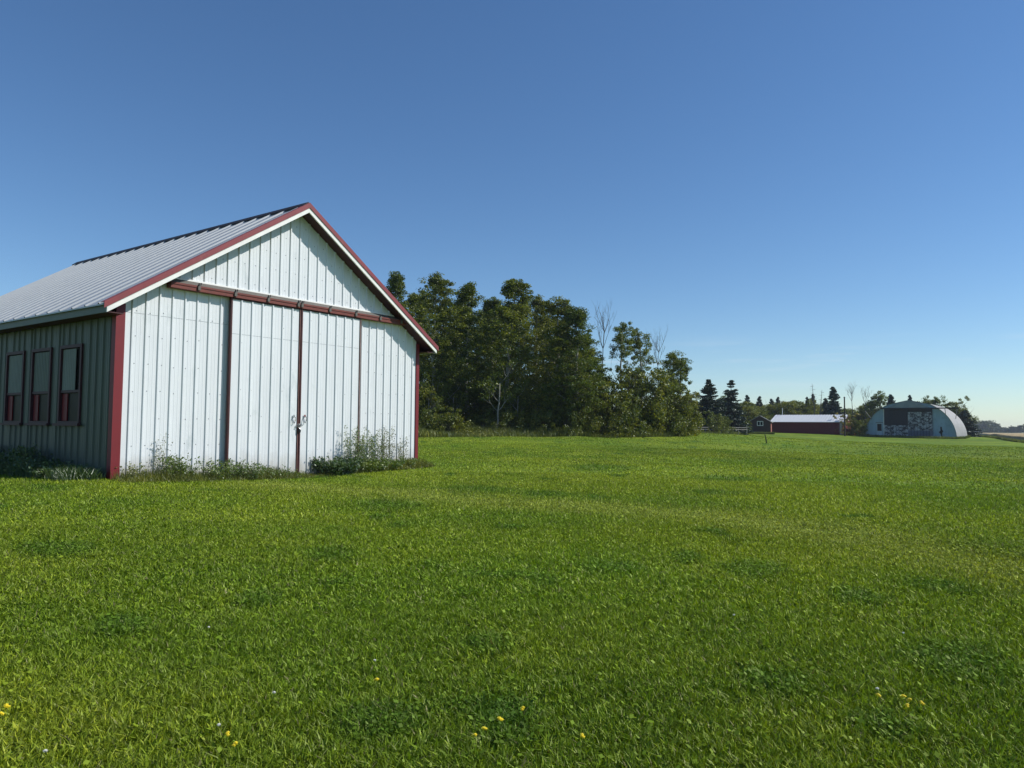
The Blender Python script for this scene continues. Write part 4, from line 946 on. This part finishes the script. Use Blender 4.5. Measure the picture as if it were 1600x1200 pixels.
far_wood('far_woodland', 'rounded far wood low on the horizon beyond the wheat', [P800(1506, 620), P800(1530, 620), P800(1562, 620)], lambda x, y: np.interp(x/y*1171.8+800, [1500, 1535, 1553, 1566], [7, 9.5, 9.5, 4]), 900, .9, 5)
far_wood('distant_treeline', 'thin hazy line of trees along the far horizon', [P800(-900, 1000), P800(300, 1300), P800(1200, 1200), P800(1500, 1050), P800(1700, 1000), P800(2600, 700)], lambda x, y: np.full(len(x), 5.5), 5200, 1.6, 6)
FT = make_broad(801, 8, 4, 'far_leaf', 'distant_tree', .5, 40, 60, .25)
for px, Y, ty, sc, lb in [(1584, 600, 665.5, 1.15, 'lone dark round tree on the horizon left of the frame edge'), (1589, 590, 667, 1.0, 'lower tree touching the lone round tree on the horizon'), (1601, 560, 663.5, 1.2, 'dark tree cut by the right edge of the picture')]:
    place(FT, px, Y, lb, sc=sc, topy=ty, hsrc=8, group='single trees on the horizon')
# strip of rough ground between wheat and wood
# ------------------------------------------------------------------ tall uncut grass (countless)
def tallgrass(name, label, x, y, h, seed, mat='tall_grass', wd=.02):
    rng = np.random.default_rng(seed); n = len(x)
    V, Q, T, C = blades(rng, x, y, h, wd*rng.uniform(.6, 1.5, n), rng.uniform(.05, .55, n), np.ones((n, 3))*.2, .4)
    o = npmesh(name, V, Q, T, M[mat]); tag(o, label, 'tall grass', kind='stuff'); return o
rng = np.random.default_rng(99)
def strip(pixels, n, thick, jx=0):
    P = np.array([(ray(px, 668).x*Y, Y) for px, Y in pixels]); t = rng.uniform(0, len(P)-1, n)
    x = np.interp(t, range(len(P)), P[:, 0]); y = np.interp(t, range(len(P)), P[:, 1]); off_ = rng.uniform(0, 1, n)*thick
    d = np.hypot(x, y); return x+x/d*off_, y+y/d*off_, off_
x, y, o_ = strip([(600, 50), (660, 49.5), (760, 52), (850, 54), (960, 56), (1040, 59), (1075, 62)], 42000, 7)
tallgrass('tall_grass', 'uncut tall grass along the foot of the poplar belt', x, y, (.28+.4*np.clip(o_/3, 0, 1))*rng.uniform(.6, 1.3, len(x))*(1+.5*vnoise(x, y, 2.5, 8)), 3, wd=.03)
x, y, o_ = strip([(1062, 90), (1120, 96), (1165, 112)], 16000, 5)
tallgrass('tall_grass', 'uncut grass hiding the foot of the rail fence', x, y, .45*rng.uniform(.5, 1.3, len(x)), 4, wd=.05)
x, y, o_ = strip([(1166, 119), (1210, 118.5)], 2500, 1.2)
tallgrass('tall_grass', 'grass fringe at the foot of the small gabled shed', x, y, .35*rng.uniform(.4, 1.3, len(x)), 41, wd=.05)
x, y, o_ = strip([(1344, 121), (1420, 115.5), (1495, 111), (1508, 113), (1515, 124)], 9000, 1.6)
tallgrass('tall_grass', 'grass fringe at the foot of the arched hangar', x, y, .3*rng.uniform(.4, 1.5, len(x)), 42, wd=.05)
x, y, o_ = strip([(1500, 150), (1530, 140), (1556, 118), (1572, 103), (1590, 93), (1680, 70)], 16000, 4)
tallgrass('tall_grass', 'brownish rough grass edging the wheat field', x, y, .3*rng.uniform(.5, 1.4, len(x)), 5, wd=.05)

# ------------------------------------------------------------------ weeds at the barn
def bw(a, b): return BAX+bu[0]*a+bn[0]*b, BAY+bu[1]*a+bn[1]*b
def band(a0, a1, b0, b1, n, hfn, name, label, seed, mat='tall_grass', wd=.012):
    r_ = np.random.default_rng(seed); a = r_.uniform(a0, a1, n); b = r_.uniform(b0, b1, n)
    x, y = BAX+bu[0]*a+bn[0]*b, BAY+bu[1]*a+bn[1]*b; h = hfn(a, b)*r_.uniform(.4, 1.25, n); return tallgrass(name, label, x, y, h, seed, mat, wd)
band(-.1, 9.6, .16, .8, 15000, lambda a, b: (.22+.10*vnoise(a, b, .5, 2))*np.clip(1.25-b, .2, 1)*np.interp(a, [0, .3, 3.6, 4.5, 5.3, 6, 9.6], [1.2, 1.5, 1.3, .9, .35, 1.3, 1.2]), 'tall_grass', 'longer grass along the foot of the barn front', 11)
band(-1.0, -.12, -8, 0, 9000, lambda a, b: .3+.1*vnoise(a, b, .6, 3), 'tall_grass', 'shaded long grass along the side wall of the barn', 12, 'weed_dark')
def weed(seed, h, r, nst, leafs, lsize, mat, name, stemr=.004, spread=.35, bushy=.5, tipfl=None, leafstart=.1):
    rg = random.Random(seed); rng = np.random.default_rng(seed); root = empty(name); tb = MB(); P_ = []
    for i in range(nst):
        th = rg.uniform(0, 6.283); q = r*rg.random()**.6; x0, y0 = q*.5*math.cos(th), q*.5*math.sin(th); hh = h*rg.uniform(.55, 1.0)
        tip = Vector((x0+spread*q*math.cos(th)+rg.uniform(-.05, .05), y0+spread*q*math.sin(th), hh)); p0 = Vector((x0, y0, -.05)); pm = p0.lerp(tip, .5)+Vector((rg.uniform(-.04, .04), rg.uniform(-.04, .04), .04))
        tb.tube([tuple(p0), tuple(pm), tuple(tip)], [stemr, stemr*.8, stemr*.4], 4, cap=False)
        for j in range(leafs):
            t = leafstart+(1-leafstart)*rg.random()**(1.0/bushy if bushy > 1 else 1); t = max(leafstart, min(1, t)); c = p0.lerp(pm, t*2) if t < .5 else pm.lerp(tip, t*2-1)
            d = Vector((rg.gauss(0, 1), rg.gauss(0, 1), rg.gauss(0, .5)))*(.05 if stemr < .005 else .07); P_.append(tuple(c+d))
            if j % 4 == 0: tb.tube([tuple(c), tuple(c+d*1.4)], [stemr*.5, stemr*.25], 3, cap=False)
    tb.build('stems', M['weed_stem'], root)
    V, Q = leafquads(rng, np.array(P_), 2, np.full(len(P_), .03), lsize, .8, .3); crown_mesh('leaves', V, Q, M[mat]).parent = root
    if tipfl:
        fb = MB()
        for i in range(tipfl):
            c = Vector(rg.choice(P_)); c.z = max(c.z, h*.6)+rg.uniform(-.05, .05); fb.poly([tuple(c+Vector((.014*math.cos(t), .014*math.sin(t), .006*math.sin(t*2)))) for t in np.linspace(0, 6.283, 7)[:-1]])
        fb.build('flowers', M['petal'], root)
    return root
def put(o, a, b, label, sc=1.0, rz=0.0, cat='weed', group=None):
    x, y = bw(a, b); o.location = (x, y, g1(x, y)); o.rotation_euler = (0, 0, rz); o.scale = (sc, sc, sc); tag(o, label, cat, group); return o
gw = 'weeds along the barn front'
put(weed(31, 1.2, .35, 6, 26, .028, 'weed_stem', 'tall_weed', .0045, .5, .5, None, .3), .98, .28, 'tallest thin seedy stalk weed against the left panel of the barn', group=gw)
put(weed(32, .62, .45, 34, 26, .036, 'weed_leaf', 'leafy_weed', .003, .6), 1.35, .42, 'feathery green weed clump at the foot of the tall stalk weed', group=gw)
put(weed(33, .52, .5, 34, 24, .036, 'weed_leaf', 'leafy_weed', .003, .6), 2.45, .45, 'green weed clump just left of the dark door edge', group=gw)
put(weed(34, .50, .45, 30, 22, .034, 'weed_leaf', 'leafy_weed', .003, .6), 3.0, .5, 'green weed clump in front of the dark door edge', group=gw)
put(weed(35, .36, .5, 22, 18, .034, 'weed_leaf', 'leafy_weed', .003, .8), 3.7, .42, 'low weed spreading before the left sliding door', group=gw)
put(weed(36, .26, .4, 20, 16, .03, 'weed_leaf', 'leafy_weed', .003, .8), 4.35, .40, 'smallest weed clump next to the door seam', group=gw)
put(weed(37, .42, .3, 14, 12, .035, 'tall_grass', 'grassy_weed', .003, .9), .35, .3, 'dry grassy tuft beside the red corner post', group=gw)
put(weed(38, .48, .55, 80, 40, .055, 'weed_dark', 'dark_bushy_weed', .005, .8), 5.95, .45, 'dense dark green bushy weed before the right sliding door', group=gw)
put(weed(39, 1.4, .55, 30, 34, .032, 'weed_leaf', 'tall_weed', .004, .55, .5, 16, .25), 6.65, .32, 'tall yellow flowered weed above the dark bushy one', group=gw)
put(weed(40, 1.3, .5, 24, 32, .032, 'weed_leaf', 'tall_weed', .004, .5, .5, 5, .25), 7.35, .3, 'tall seedy weed against the middle of the right panel', group=gw)
put(weed(41, 1.35, .45, 16, 28, .032, 'weed_stem', 'tall_weed', .004, .5, .5, None, .3), 8.0, .3, 'thin brown seedy weed on the right panel', group=gw)
put(weed(42, 1.05, .4, 9, 24, .03, 'weed_stem', 'tall_weed', .004, .5, .5, None, .3), 8.75, .28, 'sparse stalks nearest the right corner of the barn', group=gw)
put(weed(43, .40, .6, 50, 28, .04, 'weed_leaf', 'leafy_weed', .003, .8), 7.0, .45, 'green weed clump in the middle of the right weed patch', group=gw)
put(weed(44, .40, .5, 36, 26, .038, 'weed_leaf', 'leafy_weed', .003, .8), 7.9, .4, 'green weed clump right of the middle one in the right patch', group=gw)
put(weed(45, .30, .5, 26, 20, .035, 'weed_leaf', 'leafy_weed', .003, .8), 8.9, .35, 'low green weed by the right corner post', group=gw)
gw2 = 'shaded weeds along the side wall'
for i, (a, b, h, lb) in enumerate([(-.45, -.9, .25, 'low shaded weed nearest the red corner post'), (-.5, -2.0, .4, 'shaded weed below the nearest window'), (-.55, -3.1, .7, 'tall shaded nettle between the nearest and middle windows'),
                                   (-.5, -4.0, .45, 'shaded weed below the middle window'), (-.55, -5.0, .55, 'shaded weed below the farthest window'), (-.55, -6.0, .75, 'shaded weed at the left edge of the picture')]):
    put(weed(60+i, h, .55, 46, 26, .05, 'weed_dark', 'shaded_weed', .005, .7), a, b, lb, group=gw2)
# small rusty pail-like pipe stub by the right corner
x, y = bw(9.35, .12); m = MB(); m.tube([(0, 0, -.1), (0, 0, .22)], .05, 10); m.tube([(0, 0, .22), (0, 0, .25)], .065, 10)
o = m.build('pipe_stub', M['rail_cover']); o.location = (x, y, g1(x, y)); tag(o, 'short grey pipe stub at the right corner of the barn', 'pipe')
# stake out in the lawn
x, y, z = hit(1198, 692.5); m = MB(); m.tube([(0, 0, -.1), (-.05, 0, .3), (-.12, 0, .62)], [.05, .045, .03], 6); o = m.build('stake', paint('mossy_stake', (.05, .07, .03), .9)); o.location = (x, y, z)
tag(o, 'short dark stake standing alone on the lawn before the small shed', 'stake')

# ------------------------------------------------------------------ flowers in the lawn
def flower(yellow, seed):
    rg = random.Random(seed); root = empty('yellow_flower' if yellow else 'clover_flower'); m = MB(); m.tube([(0, 0, 0), (.004, 0, .04), (0, .003, .075)], .0012, 4); m.build('stem', M['weed_leaf'], root)
    m = MB(); n = 3 if yellow else 1
    for q in range(n):
        cx, cy = rg.uniform(-.013, .013), rg.uniform(-.01, .01); cz = .077+rg.uniform(-.006, .006)
        for i in range(16):
            th = i*2.4; r_ = .0025+.009*(i/16); tl = .5
            a = Vector((math.cos(th), math.sin(th), 0)); b = Vector((-math.sin(th), math.cos(th), 0)); c = Vector((cx, cy, cz+.006*(1-i/16)))+a*r_
            m.poly([tuple(c-b*.002), tuple(c+a*.006+Vector((0, 0, .002))-b*.0022), tuple(c+a*.006+Vector((0, 0, .002))+b*.0022), tuple(c+b*.002)])
            m.tube([tuple(c-a*.003+Vector((0, 0, -.004))), tuple(c+Vector((0, 0, .003)))], .0026, 4)
    m.build('petals', M['petal'] if yellow else M['petal_w'], root); return root
yf, wf_ = flower(True, 1), flower(False, 2)
fl = [(10, 1119, 'yellow flower nearest the left edge of the picture'), (3, 1131, 'yellow flower cut by the left edge of the picture'), (588, 1074, 'lone yellow flower on the lawn below the double doors'), (365, 1181, 'yellow flower at the bottom left of the lawn'),
      (354, 1165, 'tiny yellow flower just above the bottom left one'), (783, 1140, 'topmost yellow flower of the middle cluster of three'), (758, 1155, 'middle yellow flower of the middle cluster of three'), (741, 1166, 'lowest yellow flower of the middle cluster of three'), (815, 1122, 'small yellow flower above right of the middle cluster'),
      (910, 1168, 'single yellow flower at the bottom centre right'), (1375, 1101, 'leftmost yellow flower of the right hand cluster'), (1412, 1102, 'topmost yellow flower of the right hand cluster'), (1420, 1108, 'yellow flower touching the topmost of the right cluster'), (1417, 1118, 'lowest yellow flower of the right hand cluster'), (1442, 1114, 'rightmost yellow flower of the right hand cluster')]
for i, (px, py, lb) in enumerate(fl):
    o = yf if i == 0 else copy_tree(yf); x, y, z = hit(px, py+9); s = (1.0 if i in (0, 2, 5, 6, 11) else .8)*.85
    o.location = (x, y, z); o.scale = (s, s, 1); o.rotation_euler = (0, 0, i*1.3); tag(o, lb, 'flower', 'yellow flowers in the lawn')
wl = [(338, 1147, 'white clover head on the left part of the lawn bottom'), (325, 987, 'white clover head on the lawn below the corner post'), (72, 1190, 'white clover head in the bottom left corner'), (588, 1040, 'white clover head above the lone yellow flower'), (429, 1092, 'white clover head left of the lone yellow flower'), (1145, 966, 'white clover head far right centre of the lawn'), (1410, 996, 'white clover head above the right hand yellow cluster'), (1372, 1088, 'white clover head just above the right hand yellow cluster')]
for i, (px, py, lb) in enumerate(wl):
    o = wf_ if i == 0 else copy_tree(wf_); x, y, z = hit(px, py+8); o.location = (x, y, z); o.scale = (.7, .7, .9); o.rotation_euler = (0, 0, i); tag(o, lb, 'flower', 'white clover heads in the lawn')

# ------------------------------------------------------------------ air
hz = MB(); hz.box(-1400, 1750, -200, 1750, -14, 19); k = NT('haze_air'); k.t.nodes.remove(k.b)
pv = k.n('ShaderNodeVolumePrincipled'); pv.inputs['Color'].default_value = (.80, .88, 1.0, 1); pv.inputs['Density'].default_value = .00024; pv.inputs['Anisotropy'].default_value = .3
k.l(pv.outputs[0], k.out.inputs['Volume']); o = hz.build('haze', k.m); tag(o, 'faint blue haze in the air', 'haze', kind='stuff')
